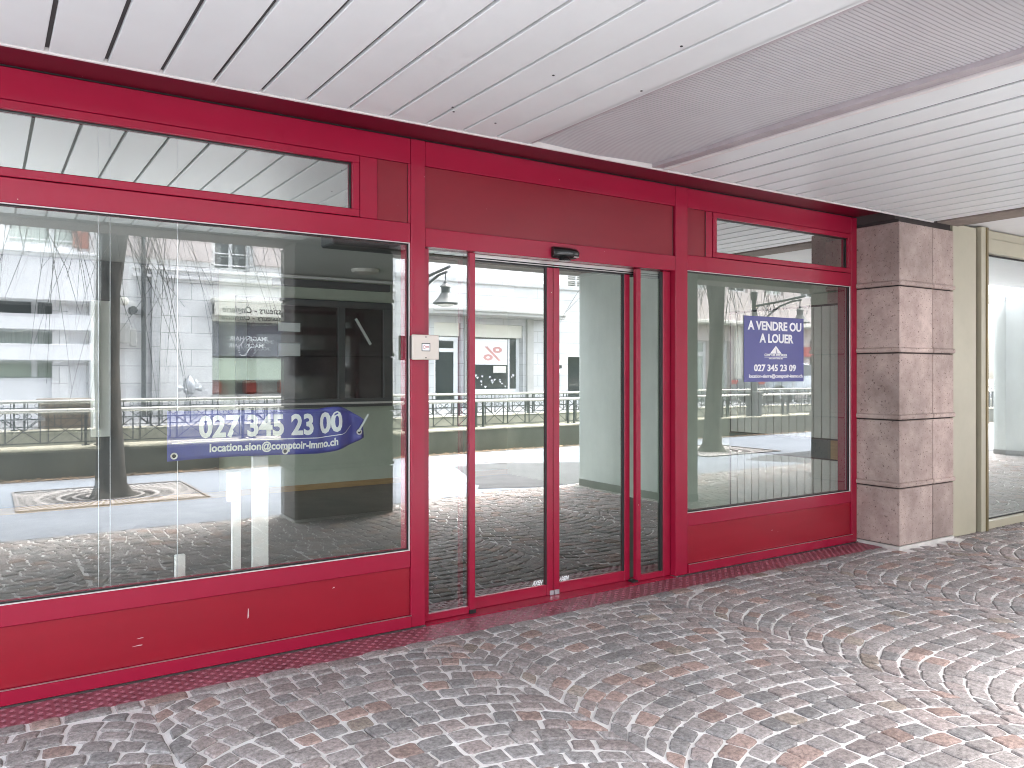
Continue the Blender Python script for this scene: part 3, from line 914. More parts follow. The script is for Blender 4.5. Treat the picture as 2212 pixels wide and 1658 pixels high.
iw = B('inner_window', 'int_dark', room, (2.55, 4.62, 5.69, 5.748, 2.36, 2.45), (2.55, 4.62, 5.69, 5.748, 1.06, 1.17), (4.50, 4.62, 5.69, 5.747, 1.17, 2.36), (3.86, 3.95, 5.69, 5.747, 1.17, 2.36), (2.55, 2.68, 5.69, 5.747, 1.17, 2.36), bev=0.004)
M['int_glass'] = mat('dark_inner_glass', (0.008, 0.009, 0.009), 0.04, spec=0.6)
B('pane', 'int_glass', iw, (2.68, 3.86, 5.735, 5.745, 1.17, 2.36), (3.95, 4.50, 5.735, 5.745, 1.17, 2.36))
B('sill', 'white_trim', iw, (2.6, 4.6, 5.62, 5.689, 1.10, 1.125), bev=0.003)
B('note', 'paper', iw, (3.08, 3.36, 5.728, 5.733, 2.03, 2.14))
B('note', 'paper', iw, (3.08, 3.36, 5.728, 5.733, 1.72, 1.88))
bm = bmesh.new()
box(bm, 4.19, 4.225, 5.70, 5.71, 1.85, 2.25)
bmesh.ops.rotate(bm, verts=bm.verts, cent=(4.2, 5.7, 2.05), matrix=Matrix.Rotation(R(-32), 3, 'Y'))
done('tape', bm, M['tape'], iw)
lt = thing('fluorescent_batten', 'switched off fluorescent batten high on the shop back wall', 'light fitting', (3.8, 5.65, 2.65))
B('tube', 'white_board', lt, (2.9, 4.58, 5.60, 5.635, 2.70, 2.735), bev=0.006)
B('housing', 'int_dark', lt, (3.0, 4.58, 5.66, 5.748, 2.60, 2.69), bev=0.004)
rl = bmesh.new(); lathe(rl, [(0.17, 2.757), (0.16, 2.72), (0.09, 2.70), (0.01, 2.695)], (3.85, 4.8, 0), 24)
tag(done('ceiling_light', rl, M['awning'], smooth=True), 'unlit round cream lamp on the ceiling inside the shop', 'lamp')
sp = thing('slatted_partition', 'white vertical boards with black gaps inside the right window', 'partition', (6.45, 0.8, 0))
B('backing', 'black', sp, (6.495, 6.515, 0.16, 1.45, 0.01, 2.14))
y = 0.165
while y < 1.40:
    B('board', 'slat', sp, (6.475, 6.493, y, y + 0.082, 0.02, 0.70), (6.475, 6.493, y, y + 0.082, 0.90, 2.12), bev=0.003)
    y += 0.09
B('band', 'teal', sp, (6.465, 6.493, 0.24, 1.43, 0.715, 0.885))
B('band', 'wood', sp, (6.465, 6.493, 0.15, 0.238, 0.715, 0.885))
B('post', 'wood', sp, (6.44, 6.47, 0.10, 0.14, 1.35, 1.75), bev=0.003)
dsd = 'white display board standing just inside the left window, '
o = B('display_board', 'white_board', None, (1.235, 1.322, 0.20, 0.23, 0.10, 1.04), bev=0.003); tag(o, dsd + 'the wider one', 'board', 'white boards inside the left window')
o = B('display_board', 'white_board', None, (1.125, 1.172, 0.20, 0.23, 0.10, 0.80), (1.100, 1.172, 0.199, 0.231, 0.802, 0.96), bev=0.003); tag(o, dsd + 'narrow with a broad head', 'board', 'white boards inside the left window')
o = B('display_board', 'white_board', None, (0.835, 0.885, 0.20, 0.23, 0.10, 0.545), bev=0.003); tag(o, 'low white stub of a display board inside the left window', 'board', 'white boards inside the left window')
for cxw, lb in ((0.473, 'leftmost'), (0.525, 'middle'), (0.842, 'rightmost')):
    bm = bmesh.new(); tube(bm, [(cxw, 0.18, 0.05), (cxw, 0.18, 2.74)], 0.0016, 6)
    tag(done('cable', bm, M['steel']), lb + ' of the three thin steel display cables inside the left window', 'cable', 'display cables inside the left window')
pc = B('pipe_casing', 'slat', None, (0.98, 1.16, 5.60, 5.70, 0.8, 2.3), (1.00, 1.04, 5.56, 5.60, 0.9, 2.3)); tag(pc, 'beige pipe casing on the back wall of the empty shop', 'casing')
vb = B('air_curtain', 'int_dark', None, (1.75, 2.35, 0.35, 0.55, 2.28, 2.36), bev=0.01); tag(vb, 'dark box under the ceiling just inside the left window', 'air curtain')

# ================================================================ STONE PILLARS
def pillar(name_label, x0, x1, y0, y1, split, front, sm='stone'):
    """coursed pillar, front = -1 looks at the street"""
    t = thing('stone_pillar', name_label, 'pillar', ((x0 + x1) / 2, (y0 + y1) / 2, 0), 'pink stone pillars of the arcade')
    zs = [0.028, 0.515, 1.098, 1.675, 2.250, 2.80]
    g = 0.006
    sp_ = split
    for i in range(5):
        a, b = zs[i], zs[i + 1]
        bxs = [(x0, sp_ - g / 2), (sp_ + g / 2, x1)] if sp_ else [(x0, x1)]
        for (u, v) in bxs:
            bm = bmesh.new()
            box(bm, u, v, y0, y1, a + (0.046 if i else 0), b - 0.005, bev=0.007, seg=2)
            if i:
                box(bm, u - (0.014 if u == x0 else -.002), v + (0.014 if v == x1 else -.002), y0 - 0.014, y1 + 0.014, a + 0.006, a + 0.047, bev=0.013, seg=3)
            done('stone_block', bm, M[sm], t)
    B('core', 'dark_joint', t, (x0 + .02, x1 - .02, y0 + .02, y1 - .02, 0, 2.82))
    B('mortar_bed', 'mortar', t, (x0 - .004, x1 + .004, y0 - .004, y1 + .004, -0.03, 0.022), bev=0.004)
    return t
pillar('pitted pink stone pillar between the red shopfront and the beige window', 6.502, 7.37, -0.402, 0.3, 7.02, -1)
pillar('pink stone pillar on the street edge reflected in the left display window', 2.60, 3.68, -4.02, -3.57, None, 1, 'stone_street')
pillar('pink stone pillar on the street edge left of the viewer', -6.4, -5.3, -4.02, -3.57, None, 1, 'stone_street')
B('shade_block', 'dark_joint', body, (6.50, 7.40, -0.36, 0.3, 2.822, 2.90))  # dark block painted in for the shaded gap above the pillar

# white round-nosed walls across the arcade (seen in the glass)
def nose_wall(label, x, y0, y1, th=0.34):
    t = thing('partition_wall', label, 'wall', (x, (y0 + y1) / 2, 0), 'white walls across the arcade')
    def outline(grow):
        r = th / 2 + grow
        pts = [(x + th / 2 + r * math.cos(a), y0 + th / 2 + r * math.sin(a)) for a in [R(180 + q * 12) for q in range(16)]]
        pts += [(x + th + grow, y1), (x - grow, y1)]
        return pts
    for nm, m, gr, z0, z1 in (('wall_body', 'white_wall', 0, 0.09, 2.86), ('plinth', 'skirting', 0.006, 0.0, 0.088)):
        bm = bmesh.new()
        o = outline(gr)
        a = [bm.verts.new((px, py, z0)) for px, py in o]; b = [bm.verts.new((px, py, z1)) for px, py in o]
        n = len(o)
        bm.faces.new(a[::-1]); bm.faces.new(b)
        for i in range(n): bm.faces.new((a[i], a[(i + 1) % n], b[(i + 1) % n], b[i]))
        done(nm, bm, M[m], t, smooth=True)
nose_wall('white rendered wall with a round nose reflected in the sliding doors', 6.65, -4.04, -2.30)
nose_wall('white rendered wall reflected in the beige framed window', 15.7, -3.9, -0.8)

# ================================================================ NEIGHBOUR'S WINDOW
nb = thing('beige_shop_window', 'beige metal framed shop window right of the stone pillar', 'window', (8.5, -0.35, 0))
B('cover_panel', 'beige', nb, (7.385, 7.80, -0.385, -0.25, 0.0, 2.87), bev=0.004)
B('shadow_joint', 'bronze', nb, (7.802, 7.845, -0.36, -0.25, 0.0, 2.87))
B('post', 'beige', nb, (7.847, 7.930, -0.41, -0.24, 0.0, 2.885), bev=0.004)
B('corner_bead', 'bronze', nb, (7.931, 7.965, -0.42, -0.24, 0.0, 2.885), bev=0.004)
B('sill_rail', 'beige', nb, (7.966, 14.0, -0.37, -0.25, 0.0, 0.075), bev=0.004)
B('head_rail', 'beige', nb, (7.966, 14.0, -0.37, -0.25, 2.66, 2.80), bev=0.004)
B('upper_rail', 'beige', nb, (7.966, 14.0, -0.35, -0.25, 2.803, 2.885), bev=0.004)
pane('pane', 7.966, 14.0, -0.30, 0.07, 2.67, 'glass_n', nb)
B('gasket', 'black', nb, (7.966, 14, -0.312, -0.303, 0.076, 0.088), (7.966, 14, -0.312, -0.303, 2.645, 2.659))
B('room_wall', 'white_ceiling', nb, (7.4, 14, 2.2, 2.3, 0, 2.85), (13.9, 14, -0.2, 2.19, 0, 2.85), (7.4, 7.5, -0.2, 2.19, 0, 2.85))
B('room_ceiling', 'white_ceiling', nb, (7.4, 14, -0.24, 1.95, 2.86, 2.89))
B('room_floor', 'concrete', nb, (7.4, 14, -0.24, 2.3, -0.02, 0.01))
bk = B('back_facade', 'render_white', body, (7.4, 26, 2.4, 2.6, -0.05, 3.0), (14.05, 26, -0.25, -0.1, -0.05, 2.95))

# ================================================================ STREET: canal, railings, trees, lamps
nw = thing('canal_wall', 'low stained concrete wall of the canal on the near bank', 'wall', (0, -8.9, 0))
B('wall_body', 'canal', nw, (-60, 90, -9.12, -8.76, -1.4, 0.405))
B('coping', 'canal_top', nw, (-60, 90, -9.15, -8.74, 0.4055, 0.445), bev=0.01)
fwl = thing('canal_wall', 'pale concrete canal wall on the far bank carrying the road', 'wall', (0, -12.5, 0))
B('wall_body', 'canal_top', fwl, (-60, 90, -12.72, -12.40, -1.4, 0.44))
B('coping', 'canal_top', fwl, (-60, 90, -12.75, -12.38, 0.4405, 0.47), bev=0.01)

def railing(label, yy, zb, x0, x1, par_spacing=2.26, grp='iron railings along the canal', phase=0.0):
    t = thing('railing', label, 'railing', ((x0 + x1) / 2, yy, zb), grp)
    bm = bmesh.new()
    tube(bm, [(x0, yy, zb + 0.515), (x1, yy, zb + 0.515)], 0.030, 10)
    done('handrail', bm, M['rail_top'], t, smooth=True)
    bm = bmesh.new()
    for zz in (0.055, 0.40):
        box(bm, x0, x1, yy - .008, yy + .008, zb + zz - .008, zb + zz + .008)
    done('flat_bar', bm, M['iron'], t)
    x = x0 + phase
    while x < x1 - 0.3:
        bm = bmesh.new()
        for dx in (0, 0.16):
            box(bm, x + dx - .017, x + dx + .017, yy - .017, yy + .017, zb, zb + 0.49)
            box(bm, x + dx - .05, x + dx + .05, yy - .05, yy + .05, zb, zb + 0.012)
        done('post', bm, M['iron'], t)
        bm = bmesh.new()
        n = 4
        u = (par_spacing - 0.16) / n
        for q in range(n):
            a, b = x + 0.16 + q * u + 0.05, x + 0.16 + (q + 1) * u - 0.05
            for xx in (a, b): box(bm, xx - .009, xx + .009, yy - .009, yy + .009, zb + 0.063, zb + 0.49)
            tube(bm, [(a, yy + .012, zb + 0.063), (b, yy + .012, zb + 0.392)], 0.0085, 4)
            tube(bm, [(b, yy - .012, zb + 0.063), (a, yy - .012, zb + 0.392)], 0.0085, 4)
            for s in (-1, 1):
                cxr = (a + b) / 2 + s * 0.07
                tube(bm, [(cxr + 0.035 * math.cos(R(w_)), yy, zb + 0.445 + 0.033 * math.sin(R(w_))) for w_ in range(0, 361, 45)], 0.006, 4)
        done('lattice', bm, M['iron'], t)
        x += par_spacing
railing('dark iron lattice railing with pale handrail on the near canal wall', -8.92, 0.445, -9, 32, phase=1.2)
railing('dark iron lattice railing with pale handrail on the far canal wall', -12.55, 0.47, -9, 40, phase=0.4)

# leaves along the wall foot
bm = bmesh.new()
rl_ = random.Random(5)
for i in range(900):
    px = rl_.uniform(-3, 26); py = -8.74 + abs(rl_.gauss(0, 0.16)); s = rl_.uniform(0.02, 0.05); a = rl_.uniform(0, 6.3)
    q = [bm.verts.new((px + s * math.cos(a + b) * (1 if k % 2 else .55), py + s * math.sin(a + b) * (1 if k % 2 else .55), 0.006 + rl_.uniform(0, 0.02))) for k, b in enumerate((0, 1.57, 3.14, 4.71))]
    bm.faces.new(q)
struct(done('leaf_litter', bm, M['leaf']), 'stuff')
kb = B('kerb_strip', 'soil', None, (-60, 90, -8.755, -8.52, -0.02, 0.006)); struct(kb)

def grate(label, cx, cyy, hx, hy):
    t = thing('tree_grate', label, 'grate', (cx, cyy, 0.004), 'cast iron tree grates')
    bm = bmesh.new()
    frame_ = ((cx - hx, cx + hx, cyy - hy, cyy - hy + .03), (cx - hx, cx + hx, cyy + hy - .03, cyy + hy), (cx - hx, cx - hx + .03, cyy - hy + .031, cyy + hy - .031), (cx + hx - .03, cx + hx, cyy - hy + .031, cyy + hy - .031))
    for q in frame_: box(bm, *q, 0.003, 0.018)
    done('border', bm, M['cast_iron'], t)
    bm = bmesh.new()
    bm.faces.new([bm.verts.new(p) for p in ((cx - hx, cyy - hy, 0.0035), (cx + hx, cyy - hy, 0.0035), (cx + hx, cyy + hy, 0.0035), (cx - hx, cyy + hy, 0.0035))])
    done('plate', bm, M['grate_plate'], t)
    bm = bmesh.new()
    for k in range(64):
        a = k * 2 * math.pi / 64
        ca, sa = math.cos(a), math.sin(a)
        L = min(hx / max(abs(ca), 1e-3), hy / max(abs(sa), 1e-3)) - 0.05
        for r0, r1 in ((.26, .36), (.40, .52), (.57, .74), (.79, L)):
            if r1 - r0 < .05: continue
            wdt = 0.011
            pts = [(r0, -wdt), (r1, -wdt * 1.3), (r1, wdt * 1.3), (r0, wdt)]
            bm.faces.new([bm.verts.new((cx + u * ca - v * sa, cyy + u * sa + v * ca, 0.006)) for u, v in pts])
    done('slots', bm, M['dark_joint'], t)

def tree(label, x, y, seed, lean=(0, 0), h=3.5):
    rn = random.Random(seed)
    t = thing('plane_tree', label, 'tree', (x, y, 0), 'bare pollarded street trees')
    bm = bmesh.new()
    rings = []
    seg = 20
    zs = [0, .06, .15, .35, .7, 1.1, 1.6, 2.1, 2.5, 2.8, 3.05, 3.25, h]
    rs = [.26, .22, .185, .165, .152, .145, .138, .134, .138, .15, .165, .175, .17]
    for z, r in zip(zs, rs):
        ring = []
        for k in range(seg):
            a = 2 * math.pi * k / seg
            rr = r * (1 + 0.13 * noise.noise(Vector((math.cos(a) * 1.6 + seed, math.sin(a) * 1.6, z * 1.3))) + 0.05 * noise.noise(Vector((math.cos(a) * 5, math.sin(a) * 5, z * 5 + seed))))
            if z < .2: rr *= 1 + 0.2 * math.sin(a * 3 + seed) * (0.2 - z) * 5
            ring.append(bm.verts.new((x + lean[0] * z + 0.03 * math.sin(z * 1.9 + seed) + rr * math.cos(a), y + lean[1] * z + rr * math.sin(a), z)))
        rings.append(ring)
    for a, b in zip(rings, rings[1:]):
        for k in range(seg): bm.faces.new((a[k], a[(k + 1) % seg], b[(k + 1) % seg], b[k]))
    bm.faces.new(rings[-1])
    top = Vector((x + lean[0] * h, y + lean[1] * h, h - 0.2))
    heads = []
    for k in range(7):
        a = k * 2 * math.pi / 7 + rn.uniform(-.3, .3)
        L = rn.uniform(1.0, 1.7)
        e = top + Vector((math.cos(a) * L, math.sin(a) * L, rn.uniform(0.7, 1.5)))
        m1 = top + (e - top) * 0.5 + Vector((0, 0, -0.12))
        tube(bm, [top, m1, e, e + Vector((math.cos(a) * .1, math.sin(a) * .1, .15))], [.12, .085, .07, .09], 9)
        heads.append(e)
    heads.append(top + Vector((0, 0, 1.6)))
    tube(bm, [top, top + Vector((.05, 0, .8)), heads[-1]], [.13, .09, .08], 9)
    done('trunk', bm, M['bark'], t, smooth=True)
    bm = bmesh.new()
    for e in heads:
        for k in range(15):
            a = rn.uniform(0, 6.28)
            L = rn.uniform(0.9, 3.2)
            drop = rn.uniform(0.5, 3.4)
            up = rn.uniform(0.1, 0.6)
            pts = []
            ya = math.sin(a) * (0.45 if math.sin(a) > 0 else 1)
            for q in range(8):
                s = q / 7
                pts.append(e + Vector((math.cos(a) * L * s * (1 - .25 * s), ya * L * s * (1 - .25 * s), up * math.sin(s * 2.2) - drop * s ** 1.45)))
            tube(bm, pts, [0.010 * (1 - .8 * q / 7) for q in range(8)], 4, cap=False)
            if rn.random() < 0.5:
                p = pts[4]; dirv = (pts[5] - pts[4]).normalized()
                q2 = [p, p + dirv * .3 + Vector((rn.uniform(-.15, .15), rn.uniform(-.15, .15), -.1)), p + dirv * .55 + Vector((rn.uniform(-.25, .25), rn.uniform(-.25, .25), -.35))]
                tube(bm, q2, [.007, .005, .003], 4, cap=False)
    done('twigs', bm, M['twig'], t)
tree('bare street tree with drooping twigs reflected in the left display window', 1.25, -6.52, 1, (0.012, 0.0))
tree('bare street tree reflected in the right display window, left of the blue board', 11.75, -6.42, 4, (0.03, 0.0))
tree('bare street tree at the left end of the pavement', -9.3, -6.5, 9)
grate('cast iron grate around the tree in the left display window', 1.28, -6.6, 1.0, 0.85)
grate('cast iron grate around the tree in the right display window', 11.78, -6.5, 1.0, 0.85)

def manhole(x, y, label):
    bm = bmesh.new(); lathe(bm, [(0.33, 0.003), (0.33, 0.007), (0.30, 0.009), (0.29, 0.006), (0.02, 0.006)], (x, y, 0), 28)
    tag(done('manhole_cover', bm, M['cast_iron'], smooth=True), label, 'manhole cover')
manhole(7.35, -7.0, 'round iron manhole cover in the pavement reflected in the left door leaf')

def street_lamp(label, x, y):
    t = thing('street_lamp', label, 'street lamp', (x, y, 0.44), 'lantern lamps on the canal wall')
    bm = bmesh.new()
    box(bm, x - .14, x + .14, y - .14, y + .14, 0.40, 1.02, bev=0.02)
    box(bm, x - .17, x + .17, y - .17, y + .17, 0.98, 1.05, bev=0.015)
    done('pedestal', bm, M['iron'], t)
    bm = bmesh.new(); lathe(bm, [(.085, 1.05), (.075, 1.3), (.06, 1.35), (.055, 3.3), (.07, 3.32), (.085, 3.45), (.085, 3.52), (.06, 3.54)], (x, y, 0), 14)
    done('post', bm, M['iron'], t, smooth=True)
    bm = bmesh.new()
    tube(bm, [(x, y + .05, 3.17), (x, y + 0.7, 3.22), (x, y + 1.48, 3.30)], 0.028, 8)
    tube(bm, [(x, y + .05, 2.35), (x, y + .18, 2.62), (x, y + .42, 2.90), (x, y + .75, 3.10), (x, y + 1.1, 3.2), (x, y + 1.38, 3.22)], 0.024, 8)
    def ring(cy_, cz, ry, rz): tube(bm, [(x, cy_ + ry * math.cos(R(a)), cz + rz * math.sin(R(a))) for a in range(0, 361, 20)], 0.012, 6, cap=False)
    ring(y + .22, 3.02, .15, .15); ring(y + .50, 3.10, .11, .10); ring(y + .14, 2.76, .08, .12); ring(y + .08, 2.52, .05, .11)
    done('bracket', bm, M['iron'], t, smooth=True)
    bm = bmesh.new()
    c = (x, y + 1.34, 0)
    lathe(bm, [(.012, 3.22), (.012, 3.08), (.03, 3.06), (.035, 3.03), (.085, 2.99), (.10, 2.97), (.075, 2.96), (.07, 2.87), (.085, 2.86), (.12, 2.80), (.19, 2.72), (.215, 2.70), (.215, 2.68), (.19, 2.675), (.05, 2.69)], c, 20)
    lan = done('lantern', bm, M['iron'], t, smooth=True)
    bm = bmesh.new(); lathe(bm, [(.15, 2.672), (.12, 2.645), (.04, 2.63)], c, 16)
    done('glass_bowl', bm, M['awning'], lan, smooth=True)
street_lamp('iron street lamp with bell lantern reflected beside the left door leaf', 6.55, -8.93)
street_lamp('iron street lamp with bell lantern reflected behind the blue sale board', 15.95, -8.93)
street_lamp('iron street lamp with bell lantern at the left end of the canal wall', -4.2, -8.93)

# ================================================================ OPPOSITE SIDE (faces us from y = -17)
FY, GZ = -17.0, 0.45
def wall_with_holes(bm, x0, x1, z0, z1, holes, y, th=0.3):
    """front wall in the x-z plane with rectangular openings; grid of boxes"""
    xs = sorted({x0, x1, *[h[0] for h in holes], *[h[1] for h in holes]})
    zs = sorted({z0, z1, *[h[2] for h in holes], *[h[3] for h in holes]})
    xs = [v for v in xs if x0 <= v <= x1]; zs = [v for v in zs if z0 <= v <= z1]
    for a, b in zip(xs, xs[1:]):
        run = None
        for c, d_ in zip(zs, zs[1:]):
            mx, mz = (a + b) / 2, (c + d_) / 2
            hole = any(h[0] < mx < h[1] and h[2] < mz < h[3] for h in holes)
            if not hole:
                if run is None: run = [c, d_]
                else: run[1] = d_
            if hole and run:
                box(bm, a, b, y - th, y, run[0], run[1]); run = None
        if run: box(bm, a, b, y - th, y, run[0], run[1])

def far_window(par, x0, x1, z0, z1, y=FY, curtain=False, mull=1, shutter=None, rails=False):
    f = B('window', 'frame_white', par, (x0, x1, y - .20, y - .14, z0, z0 + .07), (x0, x1, y - .20, y - .14, z1 - .07, z1), (x0, x0 + .07, y - .199, y - .141, z0 + .07, z1 - .07), (x1 - .07, x1, y - .199, y - .141, z0 + .07, z1 - .07),
          *[(x0 + (x1 - x0) * (k + 1) / (mull + 1) - .05, x0 + (x1 - x0) * (k + 1) / (mull + 1) + .05, y - .198, y - .142, z0 + .07, z1 - .07) for k in range(mull)])
    B('pane', 'curtain' if curtain else 'far_glass', f, (x0 + .05, x1 - .05, y - .19, y - .18, z0 + .05, z1 - .05))
    if shutter:
        B('shutter', shutter, f, *[(x0, x1, y - .10, y - .08, zz, zz + .045) for zz in [z0 + .07 * q for q in range(int((z1 - z0) / .07))]])
    if rails:
        B('guard_rail', 'frame_white', f, (x0 - .05, x1 + .05, y - .05, y - .02, z0 + .12, z0 + .15), (x0 - .05, x1 + .05, y - .05, y - .02, z0 + .42, z0 + .45))
    return f

# --- left: building with heavy white bands
b1 = thing('banded_building', 'white building with heavy horizontal bands reflected at the left edge of the left window', 'building', (-3, -18, GZ))
bm = bmesh.new()
H1 = [(-9 + 2.35 * i, -7.2 + 2.35 * i, 4.45, 5.6) for i in range(5)] + [(-9 + 2.35 * i, -7.2 + 2.35 * i, 7.2, 8.6) for i in range(5)]
wall_with_holes(bm, -12, 2.0, 0.45, 12, [(-12, 1.45, 1.40, 3.15)] + H1, FY, 0.35)
done('wall', bm, M['render_white'], b1)
B('body', 'render_white', b1, (-12, 2.0, -30, FY - .36, 0.45, 12))
bm = bmesh.new()
for z0, z1 in ((1.80, 2.17), (2.50, 2.85)): box(bm, -12, 2.12, FY + .002, FY + .30, z0, z1, bev=0.01)
box(bm, -12, 2.12, FY + .002, FY + .42, 3.17, 4.22, bev=0.01)
box(bm, -12, 2.18, FY + .002, FY + .50, 4.222, 4.29, bev=0.01)
done('band', bm, M['render_white'], b1)
for (x0, x1) in ((1.30, 1.62),):
    B('pilaster', 'ashlar', b1, (x0, x1, FY + .003, FY + .16, 0.45, 3.165))
for i in range(5):
    far_window(b1, -9 + 2.35 * i, -7.2 + 2.35 * i, 4.45, 5.6, curtain=True, rails=True)
    far_window(b1, -9 + 2.35 * i, -7.2 + 2.35 * i, 7.2, 8.6, curtain=True)
for q, (z0, z1, m) in enumerate(((2.855, 3.15, 'far_glass'), (2.175, 2.495, 'curtain'), (1.41, 1.795, 'green_blind'))):
    o = B('strip_window', 'frame_white', b1, *[(xx, xx + .12, FY - .18, FY - .12, z0, z1) for xx in [-11.5 + 1.55 * k for k in range(9)]])
    B('pane', m, o, (-12, 1.4, FY - .2, FY - .185, z0, z1))
B('shutter', 'shutter_red', b1, (1.72, 2.12, FY + .003, FY + .06, 4.45, 5.9))

# --- centre: pale ashlar building with hair salon
b2 = thing('salon_building', 'pale ashlar building with a hair salon window reflected in the left display window', 'building', (6, -18, GZ))
HX0, HX1 = 4.88, 7.6
bm = bmesh.new()
H2 = [(HX0, HX1, 0.95, 3.28), (4.9, 5.82, 4.16, 5.55), (4.9, 5.82, 7.2, 8.6), (8.0, 8.95, 4.3, 5.55), (8.0, 8.95, 7.2, 8.6)]
wall_with_holes(bm, 2.0, 10.0, 0.45, 12, H2, FY - 0.02, 0.35)
done('wall', bm, M['ashlar'], b2)
B('body', 'render_white', b2, (2.0, 10.0, -30, FY - .9, 0.45, 12))
B('salon_room', 'concrete', b2, (HX0 - .2, HX1 + .2, FY - .88, FY - .80, .45, 3.4))
B('corner_pier', 'ashlar2', b2, (2.05, 2.55, FY - .018, FY + .20, 0.45, 12))
B('corner_pier', 'ashlar2', b2, (3.42, 3.62, FY - .018, FY + .12, 0.45, 4.05))
B('string_course', 'ashlar', b2, (3.0, 10.0, FY - .018, FY + .10, 3.86, 3.94), (3.0, 10.0, FY - .018, FY + .07, 4.06, 4.10), bev=0.01)
B('upper_render', 'render_pink', b2, (2.56, 4.85, FY - .018, FY + .03, 4.35, 12), (5.9, 7.9, FY - .018, FY + .03, 4.35, 12))
bm = bmesh.new(); tube(bm, [(3.24, FY + .1, 0.45), (3.24, FY + .1, 12)], 0.05, 10); done('downpipe', bm, M['iron'], b2, smooth=True)
far_window(b2, 4.9, 5.82, 4.16, 5.55, rails=True); far_window(b2, 4.9, 5.82, 7.2, 8.6)
far_window(b2, 8.0, 8.95, 4.3, 5.55, rails=True); far_window(b2, 8.0, 8.95, 7.2, 8.6)
B('awning_hood', 'awning', b2, (4.82, 7.7, FY - .018, FY + .32, 3.32, 3.42), bev=0.02)
aw = B('awning_valance', 'awning', b2, (4.86, 7.66, FY + .29, FY + .31, 2.98, 3.318))
text('lettering', 'Dames - Messieurs - Onglerie', 'dark_print', aw, 7.60, FY + .312, 3.06, 0.24, face='+y', shear=0.25, bold=0.004, fit=2.55)
aw2 = B('awning_lining', 'awning', b2, (4.86, 7.66, FY - .03, FY + .0, 2.84, 3.02))
text('lettering', 'Dames - Messieurs - Onglerie', 'dark_print', aw2, 7.60, FY + .004, 2.90, 0.18, face='+y', shear=0.25, bold=0.004, fit=2.50)
gf = B('salon_film', 'grey_film', b2, (HX0, HX1, FY - .18, FY - .15, 1.95, 2.84))
text('lettering', 'IMAGIN HAIR', 'white_print', gf, 6.32, FY - .147, 2.36, 0.16, face='+y', bold=0.003, fit=0.98)
text('lettering', 'IMAGIN HAIR', 'white_print', gf, 6.24, FY - .147, 2.18, 0.15, face='+y', bold=0.001, fit=0.92)  # ghost image of the name in the double glazing, drawn as print
bm = bmesh.new()
for a in range(0, 360, 12):
    rr = 0.15 + 0.05 * math.sin(R(a * 2)); box(bm, 5.75 + rr * math.cos(R(a)) - .02, 5.75 + rr * math.cos(R(a)) + .02, FY - .149, FY - .146, 2.22 + 1.5 * rr * math.sin(R(a)) - .012, 2.22 + 1.5 * rr * math.sin(R(a)) + .012)
done('sprig_print', bm, M['white_print'], gf)
for (lx, lz, r_, m, yy) in ((7.0, 2.36, 0.30, 'dark_print', -.148), (7.0, 2.36, 0.22, 'white_print', -.146)):
    bm = bmesh.new(); lathe(bm, [(r_, FY + yy - .002), (r_, FY + yy)], (lx, 0, lz), 28, 'y'); done('roundel', bm, M[m], gf)
text('lettering', 'SALON', 'white_print', gf, 7.16, FY - .1455, 2.60, 0.07, face='+y', fit=0.32)
bm = bmesh.new()
for i in range(16):
    a = R(90 + i * 16); bx_, bz_ = 7.0 - 0.34 * math.cos(a) * (1 if i < 10 else .9), 2.36 + 0.36 * math.sin(a)
    lathe(bm, [(0.055, FY - .151), (0.055, FY - .1475)], (bx_ - .03, 0, bz_), 7, 'y')
done('flower_print', bm, M['purple'], gf)
B('blind', 'green_blind', b2, (HX0, HX1, FY - .19, FY - .16, 1.33, 1.90))
B('salon_sill', 'concrete', b2, (HX0 - .02, HX1 + .02, FY - .34, FY + .06, 0.90, 0.95))
for cx_ in (5.05, 5.95, 6.9):
    B('salon_chair', 'chair_red', b2, (cx_ - .16, cx_ + .16, FY - .7, FY - .4, 0.95, 1.32), bev=0.05)

# loudspeaker-like lamps and boxes fixed on the pier
wlm = thing('wall_lamp', 'round globe lamp on the pale corner pier reflected left of the downpipe', 'lamp', (2.95, FY + .3, 2.8))
bm = bmesh.new(); bmesh.ops.create_uvsphere(bm, u_segments=14, v_segments=10, radius=0.11, matrix=Matrix.Translation((2.78, FY + .30, 3.22))); done('globe', bm, M['awning'], wlm, smooth=True)
bm = bmesh.new(); lathe(bm, [(.10, FY + .1), (.10, FY + .32), (.06, FY + .33)], (2.98, 0, 3.02), 14, 'y'); done('spotlight', bm, M['iron'], wlm, smooth=True)
pbx = B('meter_box', 'concrete', None, (2.62, 2.90, FY + .21, FY + .42, 2.22, 2.70), (2.91, 3.05, FY + .21, FY + .34, 2.15, 2.55), bev=0.01)
tag(pbx, 'grey box fixed to the pale corner pier reflected beside the downpipe', 'meter box')

hy = thing('hydrant', 'grey street hydrant in front of the pale ashlar wall', 'hydrant', (4.22, -16.5, GZ))
bm = bmesh.new(); lathe(bm, [(.16, .45), (.16, .5), (.09, .52), (.085, 1.0), (.13, 1.02), (.15, 1.1), (.15, 1.28), (.12, 1.34), (.05, 1.40), (.03, 1.45)], (4.22, -16.5, 0), 16); done('barrel', bm, M['steel'], hy, smooth=True)
for s in (-1, 1):
    bm = bmesh.new(); lathe(bm, [(.05, 0), (.05, s * .2), (.075, s * .2), (.075, s * .28)], (4.22, -16.5, 1.13), 12, 'x'); done('nozzle', bm, M['steel'], hy, smooth=True)

